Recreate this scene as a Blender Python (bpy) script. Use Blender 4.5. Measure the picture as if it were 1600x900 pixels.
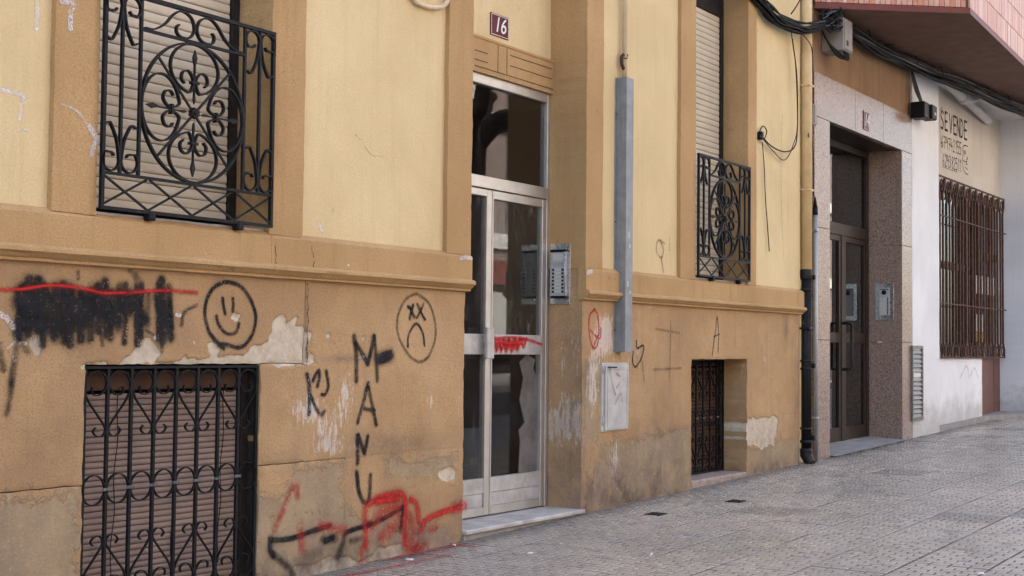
import bpy, bmesh, math, random
import numpy as np
from mathutils import Matrix, Vector

random.seed(7)
rng = np.random.default_rng(7)
for o in list(bpy.data.objects):
    bpy.data.objects.remove(o, do_unlink=True)
scn = bpy.context.scene
COL = scn.collection

# ------------------------------------------------------------------ camera
# X runs along the facade (to the right), Y into the wall, Z up; wall face at Y = 0
CAM = np.array([0.0, -4.6, 1.12])
FPX = 2100.0
YAW, PITCH, ROLL = math.radians(56.019), math.radians(2.544), math.radians(0.584)
_f = np.array([math.sin(YAW) * math.cos(PITCH), math.cos(YAW) * math.cos(PITCH), math.sin(PITCH)])
_r = np.array([math.cos(YAW), -math.sin(YAW), 0.0])
_u = np.cross(_r, _f)
_c, _s = math.cos(ROLL), math.sin(ROLL)
CR, CU, CF = _c * _r + _s * _u, -_s * _r + _c * _u, _f
cd = bpy.data.cameras.new('camera')
cam = bpy.data.objects.new('camera', cd)
COL.objects.link(cam)
cam.matrix_world = Matrix((
    (CR[0], CU[0], -CF[0], CAM[0]), (CR[1], CU[1], -CF[1], CAM[1]),
    (CR[2], CU[2], -CF[2], CAM[2]), (0, 0, 0, 1)))
cd.sensor_width = 36
cd.lens = FPX / 1600 * 36
cd.clip_end = 500
scn.camera = cam
scn.render.resolution_x, scn.render.resolution_y = 1024, 576

# ------------------------------------------------------------------ light
SUN_DIR = Vector((0.35, 1.0, 0.95)).normalized()      # towards the sun
w = bpy.data.worlds.new('World')
scn.world = w
w.use_nodes = True
nt = w.node_tree
sky = nt.nodes.new('ShaderNodeTexSky')
sky.sky_type = 'NISHITA'
sky.sun_disc = False
sky.sun_elevation = math.asin(SUN_DIR.z)
sky.sun_rotation = math.atan2(SUN_DIR.x, SUN_DIR.y)
sky.dust_density = 4.0
sky.air_density = 1.0
sky.ozone_density = 0.7
bgn = nt.nodes['Background']
bgn.inputs['Strength'].default_value = 0.15
nt.links.new(sky.outputs[0], bgn.inputs['Color'])
sd = bpy.data.lights.new('sun', 'SUN')
sun = bpy.data.objects.new('sun', sd)
COL.objects.link(sun)
sd.energy = 2.2
sd.angle = math.radians(0.6)
sd.color = (1.0, 0.98, 0.95)
sun.rotation_euler = (-SUN_DIR).to_track_quat('-Z', 'Y').to_euler()
scn.view_settings.view_transform = 'Standard'
scn.view_settings.look = 'None'
scn.view_settings.exposure = 2.6
scn.view_settings.gamma = 1
scn.cycles.transparent_max_bounces = 24
scn.cycles.max_bounces = 8

# ------------------------------------------------------------------ pixel helpers
def ray(x, y):
    return CF + CR * (x - 800) / FPX - CU * (y - 450) / FPX
def W(x, y, Y=0.0):
    q = ray(x, y)
    P = CAM + q * ((Y - CAM[1]) / q[1])
    return float(P[0]), float(P[2])
SL = 0.0215
def gz(X):
    return SL * (X - 6.35)
def G(x, y):
    q = ray(x, y)
    t = (SL * (CAM[0] - 6.35) - CAM[2]) / (q[2] - SL * q[0])
    P = CAM + t * q
    return float(P[0]), float(P[1])
def Zat(x, y, z):
    q = ray(x, y)
    return CAM + q * ((z - CAM[2]) / q[2])
def project(P):
    d = np.asarray(P) - CAM
    k = d @ CF
    return 800 + FPX * (d @ CR) / k, 450 - FPX * (d @ CU) / k, k

# ------------------------------------------------------------------ value noise (numpy)
_lat = rng.random((256, 256))
def vnoise(x, z, s):
    x = np.asarray(x, float) * s + 50.3
    z = np.asarray(z, float) * s + 17.7
    xi, zi = np.floor(x).astype(int), np.floor(z).astype(int)
    fx, fz = x - xi, z - zi
    fx, fz = fx * fx * (3 - 2 * fx), fz * fz * (3 - 2 * fz)
    g = lambda a, b: _lat[a % 256, b % 256]
    return (g(xi, zi) * (1 - fx) + g(xi + 1, zi) * fx) * (1 - fz) + \
           (g(xi, zi + 1) * (1 - fx) + g(xi + 1, zi + 1) * fx) * fz
def wob(x, z):
    """relief of the rendered wall, metres outwards"""
    return (vnoise(x, z, 3) - .5) * .004 + (vnoise(x, z, 14) - .5) * .0016

# ------------------------------------------------------------------ mesh helpers
class MB:
    def __init__(self):
        self.v, self.f, self.sm = [], [], []
    def add(self, vs, fs, smooth=False):
        b = len(self.v)
        self.v += [tuple(p) for p in vs]
        self.f += [tuple(i + b for i in q) for q in fs]
        self.sm += [smooth] * len(fs)
        return self
    def box(self, x0, x1, y0, y1, z0, z1, c=0.0):
        if c <= 0:
            vs = [(x, y, z) for x in (x0, x1) for y in (y0, y1) for z in (z0, z1)]
            return self.add(vs, [(0, 1, 3, 2), (4, 6, 7, 5), (0, 4, 5, 1), (2, 3, 7, 6), (0, 2, 6, 4), (1, 5, 7, 3)])
        bm = bmesh.new()
        bmesh.ops.create_cube(bm, size=1)
        for v in bm.verts:
            v.co = Vector((x0 if v.co.x < 0 else x1, y0 if v.co.y < 0 else y1, z0 if v.co.z < 0 else z1))
        bmesh.ops.bevel(bm, geom=bm.edges[:], offset=c, segments=1, affect='EDGES')
        bm.verts.index_update()
        self.add([v.co[:] for v in bm.verts], [[v.index for v in f.verts] for f in bm.faces])
        bm.free()
        return self
    def tube(self, pts, r, n=8, caps=True):
        pts = [Vector(p) for p in pts]
        vs, fs = [], []
        up = Vector((0, 0, 1))
        prev = None
        for i, p in enumerate(pts):
            t = (pts[min(i + 1, len(pts) - 1)] - pts[max(i - 1, 0)]).normalized()
            if prev is None:
                a = t.cross(up if abs(t.z) < .9 else Vector((1, 0, 0))).normalized()
            else:
                a = (prev - t * prev.dot(t)).normalized()
            prev = a
            b = t.cross(a)
            rr = r[i] if isinstance(r, (list, tuple)) else r
            for k in range(n):
                an = 2 * math.pi * k / n
                vs.append(p + a * (rr * math.cos(an)) + b * (rr * math.sin(an)))
        for i in range(len(pts) - 1):
            for k in range(n):
                k2 = (k + 1) % n
                fs.append((i * n + k, i * n + k2, (i + 1) * n + k2, (i + 1) * n + k))
        self.add(vs, fs, True)
        if caps:
            self.f += [tuple(len(self.v) - len(vs) + k for k in range(n))[::-1],
                       tuple(len(self.v) - n + k for k in range(n))]
            self.sm += [False, False]
        return self
    def bar(self, pts, t, y0, y1, taper=None):
        """flat iron bent in the XZ plane: thickness t in plane, from y0 to y1"""
        n = len(pts)
        vs, fs = [], []
        for i in range(n):
            a, b = pts[max(i - 1, 0)], pts[min(i + 1, n - 1)]
            dx, dz = b[0] - a[0], b[1] - a[1]
            L = math.hypot(dx, dz) or 1
            h = t / 2 * (taper(i / (n - 1)) if taper else 1)
            nx, nz = -dz / L * h, dx / L * h
            x, z = pts[i]
            vs += [(x + nx, y0, z + nz), (x + nx, y1, z + nz), (x - nx, y1, z - nz), (x - nx, y0, z - nz)]
        for i in range(n - 1):
            for k in range(4):
                k2 = (k + 1) % 4
                fs.append((i * 4 + k, i * 4 + k2, i * 4 + 4 + k2, i * 4 + 4 + k))
        fs += [(3, 2, 1, 0), tuple((n - 1) * 4 + k for k in range(4))]
        return self.add(vs, fs)
    def prism(self, poly, y0, y1):
        n = len(poly)
        vs = [(x, y0, z) for x, z in poly] + [(x, y1, z) for x, z in poly]
        fs = [tuple(range(n)), tuple(range(2 * n - 1, n - 1, -1))] + \
             [(i, i + n, (i + 1) % n + n, (i + 1) % n) for i in range(n)]
        return self.add(vs, fs)
    def build(self, name, mat, parent=None, fix=True):
        me = bpy.data.meshes.new(name)
        me.from_pydata(self.v, [], self.f)
        me.polygons.foreach_set('use_smooth', self.sm)
        if fix:
            bm = bmesh.new()
            bm.from_mesh(me)
            bmesh.ops.recalc_face_normals(bm, faces=bm.faces[:])
            bm.to_mesh(me)
            bm.free()
        return link(name, me, mat, parent)

def link(name, me, mat, parent=None):
    o = bpy.data.objects.new(name, me)
    if mat and not me.materials:
        me.materials.append(mat)
    COL.objects.link(o)
    if parent:
        o.parent = parent
    return o
def thing(name, label, cat, group=None, loc=(0, 0, 0)):
    o = bpy.data.objects.new(name, None)
    COL.objects.link(o)
    o.empty_display_size = .1
    o.location = loc
    o['label'], o['category'] = label, cat
    if group:
        o['group'] = group
    return o
def tag(o, label, cat, group=None):
    o['label'], o['category'] = label, cat
    if group:
        o['group'] = group
    return o
def struct(o):
    o['kind'] = 'structure'
    return o
def copy_tree(o, parent=None, loc=None):
    c = o.copy()
    COL.objects.link(c)
    if parent:
        c.parent = parent
    if loc is not None:
        c.location = loc
    for ch in list(o.children):
        copy_tree(ch, c)
    return c
def cr(pts, n=8):
    """Catmull-Rom through 2D/3D points"""
    P = [np.array(p, float) for p in pts]
    if len(P) < 3:
        a, b = P[0], P[-1]
        return [tuple(a + (b - a) * k / n) for k in range(n + 1)]
    P = [2 * P[0] - P[1]] + P + [2 * P[-1] - P[-2]]
    out = []
    for i in range(1, len(P) - 2):
        for k in range(n):
            t = k / n
            a, b, c, d = P[i - 1], P[i], P[i + 1], P[i + 2]
            out.append(tuple(.5 * (2 * b + (c - a) * t + (2 * a - 5 * b + 4 * c - d) * t * t + (3 * b - a - 3 * c + d) * t ** 3)))
    out.append(tuple(P[-2]))
    return out

# ------------------------------------------------------------------ materials
class NT:
    def __init__(self, name):
        self.m = bpy.data.materials.new(name)
        self.m.use_nodes = True
        self.t = self.m.node_tree
        self.t.nodes.clear()
        self.out = self.t.nodes.new('ShaderNodeOutputMaterial')
        self.pos = self.n('ShaderNodeNewGeometry').outputs['Position']
    def n(self, ty, **kw):
        nd = self.t.nodes.new(ty)
        for k, v in kw.items():
            setattr(nd, k, v)
        return nd
    def put(self, sock, v):
        if isinstance(v, bpy.types.NodeSocket):
            self.t.links.new(v, sock)
        elif v is not None:
            if isinstance(v, (tuple, list)) and len(v) == 3 and sock.type == 'RGBA':
                v = (*v, 1)
            sock.default_value = v
    def math(self, op, a, b=None, c=None, clamp=False):
        nd = self.n('ShaderNodeMath', operation=op, use_clamp=clamp)
        for i, v in enumerate((a, b, c)):
            if v is not None:
                self.put(nd.inputs[i], v)
        return nd.outputs[0]
    def mix(self, fac, a, b, mode='MIX'):
        nd = self.n('ShaderNodeMix', data_type='RGBA', blend_type=mode, clamp_factor=True)
        self.put(nd.inputs[0], fac)
        self.put(nd.inputs[6], a)
        self.put(nd.inputs[7], b)
        return nd.outputs[2]
    def noise(self, scale, detail=3, rough=.55, stretch=None, vec=None, dist=0):
        v = vec or self.pos
        if stretch:
            mp = self.n('ShaderNodeMapping')
            self.put(mp.inputs['Vector'], v)
            mp.inputs['Scale'].default_value = stretch
            v = mp.outputs[0]
        nd = self.n('ShaderNodeTexNoise')
        self.put(nd.inputs['Vector'], v)
        nd.inputs['Scale'].default_value = scale
        nd.inputs['Detail'].default_value = detail
        nd.inputs['Roughness'].default_value = rough
        nd.inputs['Distortion'].default_value = dist
        return nd.outputs[0]
    def ss(self, v, a, b):
        nd = self.n('ShaderNodeMapRange', interpolation_type='SMOOTHSTEP')
        self.put(nd.inputs[0], v)
        self.put(nd.inputs[1], a)
        self.put(nd.inputs[2], b)
        return nd.outputs[0]
    def attr(self, name):
        return self.n('ShaderNodeAttribute', attribute_name=name)
    def bump(self, h, strength=.3, dist=.004):
        nd = self.n('ShaderNodeBump')
        nd.inputs['Strength'].default_value = strength
        nd.inputs['Distance'].default_value = dist
        self.put(nd.inputs['Height'], h)
        return nd.outputs[0]
    def principled(self, col, rough=.8, metal=0, spec=.5, normal=None, coat=0):
        p = self.n('ShaderNodeBsdfPrincipled')
        self.put(p.inputs['Base Color'], col)
        self.put(p.inputs['Roughness'], rough)
        self.put(p.inputs['Metallic'], metal)
        p.inputs['Specular IOR Level'].default_value = spec
        p.inputs['Coat Weight'].default_value = coat
        if normal:
            self.put(p.inputs['Normal'], normal)
        self.t.links.new(p.outputs[0], self.out.inputs[0])
        return p

def S(r, g, b):
    return tuple(((c / 255 + .055) / 1.055) ** 2.4 if c > 10 else c / 255 / 12.92 for c in (r, g, b))

def mat_stucco(name, c1, c2, dirt=.25, grain=.5, streak=.25, splash=0.0):
    k = NT(name)
    big = k.ss(k.noise(1.3, 5, .6), .3, .7)
    col = k.mix(big, c1, c2)
    fine = k.noise(140, 2, .6)
    col = k.mix(k.math('MULTIPLY', k.ss(fine, .35, .75), grain), col, tuple(x * .72 for x in c1))
    st = k.ss(k.noise(2.6, 6, .72, stretch=(5, 5, .30)), .48, .78)
    col = k.mix(k.math('MULTIPLY', st, streak), col, tuple(x * y for x, y in zip(c1, (.66, .62, .6))))
    spots = k.ss(k.noise(9, 6, .75), .62, .72)
    col = k.mix(k.math('MULTIPLY', spots, dirt), col, (.13, .09, .06))
    chip = k.ss(k.noise(23, 3, .7), .74, .765)
    col = k.mix(k.math('MULTIPLY', chip, .7), col, (.62, .55, .45))
    blot = k.ss(k.noise(.55, 4, .6, dist=.8), .46, .62)
    col = k.mix(k.math('MULTIPLY', blot, .30), col, tuple(x * y for x, y in zip(c1, (.84, .82, .80))))
    if splash:
        sp_ = k.n('ShaderNodeSeparateXYZ')
        k.put(sp_.inputs[0], k.pos)
        hgt = k.math('SUBTRACT', sp_.outputs[2], k.math('MULTIPLY', k.math('SUBTRACT', sp_.outputs[0], 6.35), .0215))
        wet = k.ss(k.math('ADD', hgt, k.math('MULTIPLY', k.noise(5, 6, .75), -.9)), .02, -.42)
        col = k.mix(k.math('MULTIPLY', wet, splash), col, (.20, .17, .14))
    h = k.math('ADD', k.math('MULTIPLY', fine, .7), k.noise(55, 3, .6))
    k.principled(col, .92, spec=.25, normal=k.bump(h, .55, .0035))
    return k.m

OCHRE1, OCHRE2 = (.420, .268, .125), (.505, .335, .165)
YEL1, YEL2 = (.640, .495, .262), (.735, .585, .325)
M = {}
M['yellow'] = mat_stucco('yellow_stucco', YEL1, YEL2, .22, .38, .26)
M['ochre'] = mat_stucco('ochre_stucco', (.43, .268, .118), (.535, .348, .162), .5, .75, .5)
M['brownstucco'] = mat_stucco('brown_stucco', (.235, .138, .072), (.33, .205, .112), .4, .3, .7)
M['white'] = mat_stucco('white_paint_wall', (.70, .71, .72), (.78, .79, .79), .18, .12, .22, .45)
M['noticewall'] = mat_stucco('cream_shop_wall', (.50, .45, .385), (.58, .53, .46), .2, .15, .3)
M['ceiling'] = mat_stucco('white_ceiling', (.62, .60, .57), (.72, .70, .66), .4, .1, .1)

def mat_dado():
    """painted render over stone; attribute 'wear': r peel, g bare stone, b dirt and painted contact shade, a scratches"""
    k = NT('dado_render')
    A = k.attr('wear')
    sep = k.n('ShaderNodeSeparateColor')
    k.put(sep.inputs[0], A.outputs['Color'])
    peel, stone, dirt, scr = sep.outputs[0], sep.outputs[1], sep.outputs[2], A.outputs['Alpha']
    big = k.ss(k.noise(1.7, 5, .62), .3, .7)
    col = k.mix(big, OCHRE1, OCHRE2)
    mott = k.ss(k.noise(7, 5, .7), .42, .7)
    col = k.mix(k.math('MULTIPLY', mott, .55), col, (.37, .225, .122))
    run_ = k.ss(k.noise(3.1, 5, .7, stretch=(3.5, 3.5, .4)), .50, .78)
    col = k.mix(k.math('MULTIPLY', run_, .5), col, (.255, .165, .10))
    pale = k.ss(k.noise(5.3, 6, .75, dist=.6), .58, .74)
    col = k.mix(k.math('MULTIPLY', pale, .35), col, (.60, .43, .27))
    zone = k.noise(.95, 4, .6, dist=1.0)
    col = k.mix(k.math('MULTIPLY', k.ss(zone, .50, .68), .45), col, (.33, .205, .108))
    col = k.mix(k.math('MULTIPLY', k.ss(zone, .48, .32), .40), col, (.57, .385, .205))
    fine = k.noise(120, 2, .6)
    col = k.mix(k.math('MULTIPLY', k.ss(fine, .42, .7), .62), col, (.27, .16, .082))
    # bare stone
    n1 = k.noise(11, 6, .72)
    n2 = k.noise(42, 4, .7)
    nn = k.math('ADD', k.math('MULTIPLY', n1, .65), k.math('MULTIPLY', n2, .35))
    sm = k.ss(k.math('ADD', stone, k.math('MULTIPLY', k.math('SUBTRACT', nn, .5), 1.7)), .44, .58)
    scol = k.mix(k.ss(k.noise(5, 5, .7), .35, .7), (.385, .285, .168), (.275, .212, .135))
    scol = k.mix(k.math('MULTIPLY', k.ss(n2, .52, .7), .5), scol, (.50, .40, .27))
    col = k.mix(k.math('MULTIPLY', sm, .95), col, scol)
    # flaked paint: pale plaster
    pm = k.ss(k.math('ADD', peel, k.math('MULTIPLY', k.math('SUBTRACT', nn, .5), .22)), .485, .515)
    pcol = k.mix(k.ss(k.noise(16, 5, .7), .35, .68), (.60, .52, .40), (.46, .385, .275))
    col = k.mix(pm, col, pcol)
    # scratches and scuffs (pale, mostly upright)
    sn = k.noise(17, 5, .8, stretch=(2.6, 2.6, .55))
    sc = k.ss(k.math('ADD', scr, k.math('MULTIPLY', k.math('SUBTRACT', sn, .5), 1.5)), .60, .68)
    sp = k.ss(k.noise(30, 4, .8), .69, .71)
    col = k.mix(k.math('MULTIPLY', k.math('MAXIMUM', sc, sp), .62), col, (.66, .60, .54))
    # dirt, with the contact shade painted under the cornice
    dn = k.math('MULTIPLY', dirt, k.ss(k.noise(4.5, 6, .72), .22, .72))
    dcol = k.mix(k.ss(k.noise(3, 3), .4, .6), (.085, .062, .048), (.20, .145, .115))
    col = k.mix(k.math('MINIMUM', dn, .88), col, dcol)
    pits = k.ss(k.noise(26, 5, .85), .66, .70)
    col = k.mix(k.math('MULTIPLY', pits, .6), col, (.10, .06, .035))
    h = k.math('ADD', k.math('MULTIPLY', fine, .5), k.math('MULTIPLY', n2, .9))
    h = k.math('SUBTRACT', h, k.math('MULTIPLY', k.math('MAXIMUM', pm, k.math('MULTIPLY', sm, .5)), 2.2))
    h = k.math('SUBTRACT', h, k.math('MULTIPLY', pits, .8))
    k.principled(col, .9, spec=.25, normal=k.bump(h, .8, .005))
    return k.m
M['dado'] = mat_dado()

def mat_simple(name, col, rough=.6, metal=0, spec=.5, var=.15, vs=8, bump=0, bs=60, dark=None):
    k = NT(name)
    d = dark or tuple(x * (1 - 2.2 * var) for x in col)
    c = k.mix(k.ss(k.noise(vs, 5, .65), .3, .72), col, d)
    nrm = k.bump(k.noise(bs, 4, .6), bump, .003) if bump else None
    k.principled(c, k.math('ADD', rough - .08, k.math('MULTIPLY', k.noise(vs * 3, 3), .16)), metal, spec, nrm)
    return k.m
def mat_iron():
    k = NT('black_wrought_iron')
    c = k.mix(k.ss(k.noise(30, 5, .65), .3, .7), (.0055, .006, .008), (.012, .012, .013))
    c = k.mix(k.math('MULTIPLY', k.ss(k.noise(22, 6, .8), .62, .72), .8), c, (.055, .026, .016))
    c = k.mix(k.math('MULTIPLY', k.ss(k.noise(9, 5, .8), .64, .70), .5), c, (.07, .065, .06))
    k.principled(c, .55, 0, .18, k.bump(k.noise(120, 4, .6), .3, .003))
    return k.m
M['iron'] = mat_iron()
M['wornzinc'] = mat_simple('worn_zinc_collar', (.16, .16, .155), .6, 0, .3, .2, 60, dark=(.03, .03, .03))
M['shutter'] = mat_simple('beige_shutter', (.56, .485, .36), .5, 0, .4, .06, 5)
M['slatbrown'] = mat_simple('brown_shutter', (.285, .212, .172), .6, 0, .25, .08, 6, dark=(.225, .165, .135))
M['slatrust'] = mat_simple('rusty_shutter', (.085, .042, .024), .8, 0, .2, .2, 14)
M['woodbox'] = mat_simple('shutter_box_wood', (.085, .046, .030), .7, 0, .2, .15, 10)
M['darkwood'] = mat_simple('weathered_dark_wood', (.024, .019, .016), .8, 0, .2, .2, 20, .4, 40)
M['black'] = mat_simple('dark_void', (.006, .0055, .005), .9, 0, .1, .1)
M['hall'] = mat_simple('dark_hall', (.042, .022, .017), .8, 0, .1, .2, 3)
M['hallwall'] = mat_simple('grey_marble_lining', (.21, .21, .215), .6, 0, .3, .2, 5, dark=(.09, .085, .085))
M['alu'] = mat_simple('aged_aluminium', (.53, .52, .49), .42, .75, .5, .07, 10)
M['alupanel'] = mat_simple('aluminium_panel', (.52, .52, .51), .5, .35, .5, .10, 9, dark=(.34, .33, .31))
M['steel'] = mat_simple('stainless_steel', (.55, .55, .54), .28, .9, .5, .08, 12)
M['greypanel'] = mat_simple('grey_intercom_face', (.44, .45, .45), .45, .1, .5, .05, 20)
def mat_galv():
    k = NT('galvanised_channel')
    c = k.mix(k.ss(k.noise(9, 5, .7), .3, .7), (.27, .285, .285), (.20, .215, .22))
    c = k.mix(k.math('MULTIPLY', k.ss(k.noise(9, 5, .75, stretch=(4, 4, .22)), .50, .70), .5), c, (.14, .15, .145))
    c = k.mix(k.math('MULTIPLY', k.ss(k.noise(14, 6, .8), .64, .68), .7), c, (.42, .41, .38))
    c = k.mix(k.math('MULTIPLY', k.ss(k.noise(6, 6, .8), .66, .71), .7), c, (.17, .105, .06))
    k.principled(c, .55, .25, .4, k.bump(k.noise(8, 4, .6), .25, .01))
    return k.m
M['galv'] = mat_galv()
M['galvpipe'] = mat_simple('galvanised_pipe', (.36, .38, .39), .45, .55, .5, .08, 12)
M['castiron'] = mat_simple('black_painted_cast_iron', (.008, .009, .012), .5, 0, .25, .2, 12, .3, 50, (.020, .018, .017))
M['yellowpipe'] = mat_simple('yellow_painted_pipe', (.66, .48, .235), .65, 0, .4, .08, 6)
M['cream'] = mat_simple('cream_conduit', (.66, .53, .34), .6, 0, .4, .06, 8)
M['cable'] = mat_simple('black_cable', (.006, .006, .0065), .6, 0, .2, .2, 40)
M['cablegrey'] = mat_simple('grey_cable', (.08, .08, .085), .55, 0, .3, .2, 40)
M['marble'] = mat_simple('worn_marble', (.52, .49, .45), .5, 0, .4, .12, 7, .1, 30, (.30, .27, .245))
M['pinkstone'] = mat_simple('crumbling_pink_stone', (.40, .32, .265), .85, 0, .2, .2, 16, .8, 40, (.22, .17, .14))
M['soot'] = mat_simple('sooty_plaster', (.060, .052, .040), .9, 0, .2, .25, 14, .5, 50, (.025, .022, .018))
M['concrete'] = mat_simple('worn_concrete', (.33, .31, .285), .8, 0, .3, .16, 8, .4, 60)
M['bronze'] = mat_simple('bronze_anodised', (.032, .021, .015), .45, 0, .22, .1, 8)
M['rust'] = mat_simple('rusty_iron', (.105, .052, .033), .75, 0, .2, .25, 25, .3, 90, (.045, .024, .017))
M['browndoor'] = mat_simple('brown_metal_door', (.16, .072, .052), .5, .1, .4, .12, 7)
M['soffit'] = mat_simple('brown_soffit', (.185, .105, .07), .85, 0, .3, .12, 6, .3, 30)
M['redtrim'] = mat_simple('dark_red_trim', (.17, .042, .03), .6, 0, .4, .12, 9)
M['meterbox'] = mat_simple('white_meter_door', (.50, .49, .46), .65, .0, .3, .10, 7, .25, 30, (.37, .355, .33))
M['boxgrey'] = mat_simple('grey_cable_box', (.30, .275, .24), .6, 0, .4, .1, 8)
M['pvc'] = mat_simple('white_pvc', (.62, .60, .56), .5, 0, .4, .08, 8)
M['blackplastic'] = mat_simple('black_plastic', (.007, .007, .008), .5, 0, .25, .1, 20)
M['maroon'] = mat_simple('maroon_enamel', (.10, .005, .013), .4, 0, .2, .05, 20)
M['enamel'] = mat_simple('white_enamel', (.78, .77, .75), .3, 0, .5, .03, 20)
M['paper'] = mat_simple('pale_paper', (.42, .41, .38), .7, 0, .3, .04, 30)
M['paperyellow'] = mat_simple('yellow_paper', (.30, .21, .04), .7, 0, .3, .04, 30)
M['label'] = mat_simple('name_label', (.55, .55, .48), .6, 0, .3, .05, 60)
M['louver'] = mat_simple('louver_metal', (.20, .19, .175), .5, .4, .5, .1, 12)
M['asphalt'] = mat_simple('asphalt', (.055, .055, .057), .9, 0, .3, .2, 20, .5, 90)
M['ground'] = mat_simple('plain_paving', (.34, .315, .295), .6, 0, .4, .12, 5, .3, 30)
M['mortar'] = mat_simple('dirty_mortar', (.11, .095, .08), .9, 0, .2, .2, 12)
M['bark'] = mat_simple('plane_tree_bark', (.14, .11, .08), .9, 0, .2, .25, 9, .6, 25)
M['ropp'] = mat_simple('red_brick_facade', (.235, .185, .16), .8, 0, .3, .1, 4)
M['wopp'] = mat_simple('white_band_facade', (.62, .60, .56), .8, 0, .3, .06, 4)
M['shopgreen'] = mat_simple('green_shop_fascia', (.04, .22, .13), .5, 0, .4, .08, 5)
M['leaf'] = mat_simple('leaf', (.05, .10, .02), .6, 0, .4, .2, 12)

def mat_granite():
    k = NT('pink_granite')
    v = k.n('ShaderNodeTexVoronoi')
    k.put(v.inputs['Vector'], k.pos)
    v.inputs['Scale'].default_value = 105
    sepc = k.n('ShaderNodeSeparateColor')
    k.put(sepc.inputs[0], v.outputs['Color'])
    r = sepc.outputs[0]
    col = k.mix(k.ss(r, .25, .8), (.238, .165, .124), (.335, .245, .190))
    col = k.mix(k.ss(sepc.outputs[1], .86, .92), col, (.11, .085, .075))
    col = k.mix(k.math('MULTIPLY', k.ss(k.noise(2, 4), .4, .7), .25), col, (.28, .195, .15))
    k.principled(col, k.math('ADD', .16, k.math('MULTIPLY', k.noise(4, 4), .14)), 0, .30)
    return k.m
M['granite'] = mat_granite()

def mat_pave():
    k = NT('paving_tile')
    rnd = k.n('ShaderNodeObjectInfo').outputs['Random']
    base = k.mix(rnd, (.355, .300, .235), (.46, .395, .315))
    base = k.mix(k.ss(k.noise(1.1, 5, .65), .38, .66), base, (.41, .342, .275))
    base = k.mix(k.math('MULTIPLY', k.ss(k.noise(.6, 4, .6), .45, .65), .6), base, (.29, .26, .222))
    base = k.mix(k.math('MULTIPLY', k.ss(k.noise(9, 5, .7), .48, .75), .75), base, (.15, .13, .112))
    base = k.mix(k.math('MULTIPLY', k.ss(k.noise(160, 2, .6), .5, .8), .35), base, (.45, .42, .395))
    base = k.mix(k.math('MULTIPLY', k.ss(k.noise(26, 3, .6), .73, .745), .8), base, (.60, .57, .55))
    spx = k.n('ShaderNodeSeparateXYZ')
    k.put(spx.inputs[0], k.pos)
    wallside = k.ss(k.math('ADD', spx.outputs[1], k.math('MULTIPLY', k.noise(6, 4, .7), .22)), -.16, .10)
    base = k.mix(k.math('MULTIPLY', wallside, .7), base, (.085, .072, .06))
    gum = k.ss(k.noise(11, 1, .4), .765, .775)
    base = k.mix(k.math('MULTIPLY', gum, .6), base, (.09, .082, .075))
    streak = k.ss(k.noise(1.6, 5, .7, stretch=(.5, 1.6, 1)), .52, .72)
    base = k.mix(k.math('MULTIPLY', streak, .4), base, (.17, .15, .13))
    # grime in the grooves: object-space height
    tc = k.n('ShaderNodeTexCoord')
    sx = k.n('ShaderNodeSeparateXYZ')
    k.put(sx.inputs[0], tc.outputs['Object'])
    worn = k.ss(k.noise(1.3, 5, .7), .30, .62)
    oddt = k.ss(rnd, .955, .96)
    base = k.mix(k.math('MULTIPLY', oddt, .55), base, (.13, .12, .11))
    gro = k.ss(sx.outputs[2], -.0012, -.0040)
    base = k.mix(k.math('MULTIPLY', gro, k.math('ADD', .45, k.math('MULTIPLY', worn, .52))), base, (.045, .038, .034))
    rough = k.math('ADD', .25, k.math('MULTIPLY', k.ss(k.noise(2.2, 5, .7), .3, .75), .30))
    rough = k.math('ADD', rough, k.math('MULTIPLY', k.ss(sx.outputs[2], -.0008, -.002), .5), clamp=True)
    k.principled(base, rough, 0, .55, k.bump(k.noise(90, 3, .6), .22, .002))
    return k.m
M['pave'] = mat_pave()

def mat_tile():
    k = NT('red_ceramic_tile')
    rnd = k.n('ShaderNodeObjectInfo').outputs['Random']
    c = k.mix(k.ss(rnd, .1, .9), (.52, .235, .145), (.58, .33, .235))
    c = k.mix(k.ss(k.math('FRACT', k.math('MULTIPLY', rnd, 7.3)), .75, .95), c, (.60, .42, .34))
    st = k.noise(14, 4, .6, stretch=(6, 6, .5))
    c = k.mix(k.math('MULTIPLY', k.ss(st, .48, .7), .45), c, (.32, .12, .075))
    k.principled(c, .5, 0, .4, k.bump(k.noise(60, 3), .15, .002))
    return k.m
M['tile'] = mat_tile()

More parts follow.
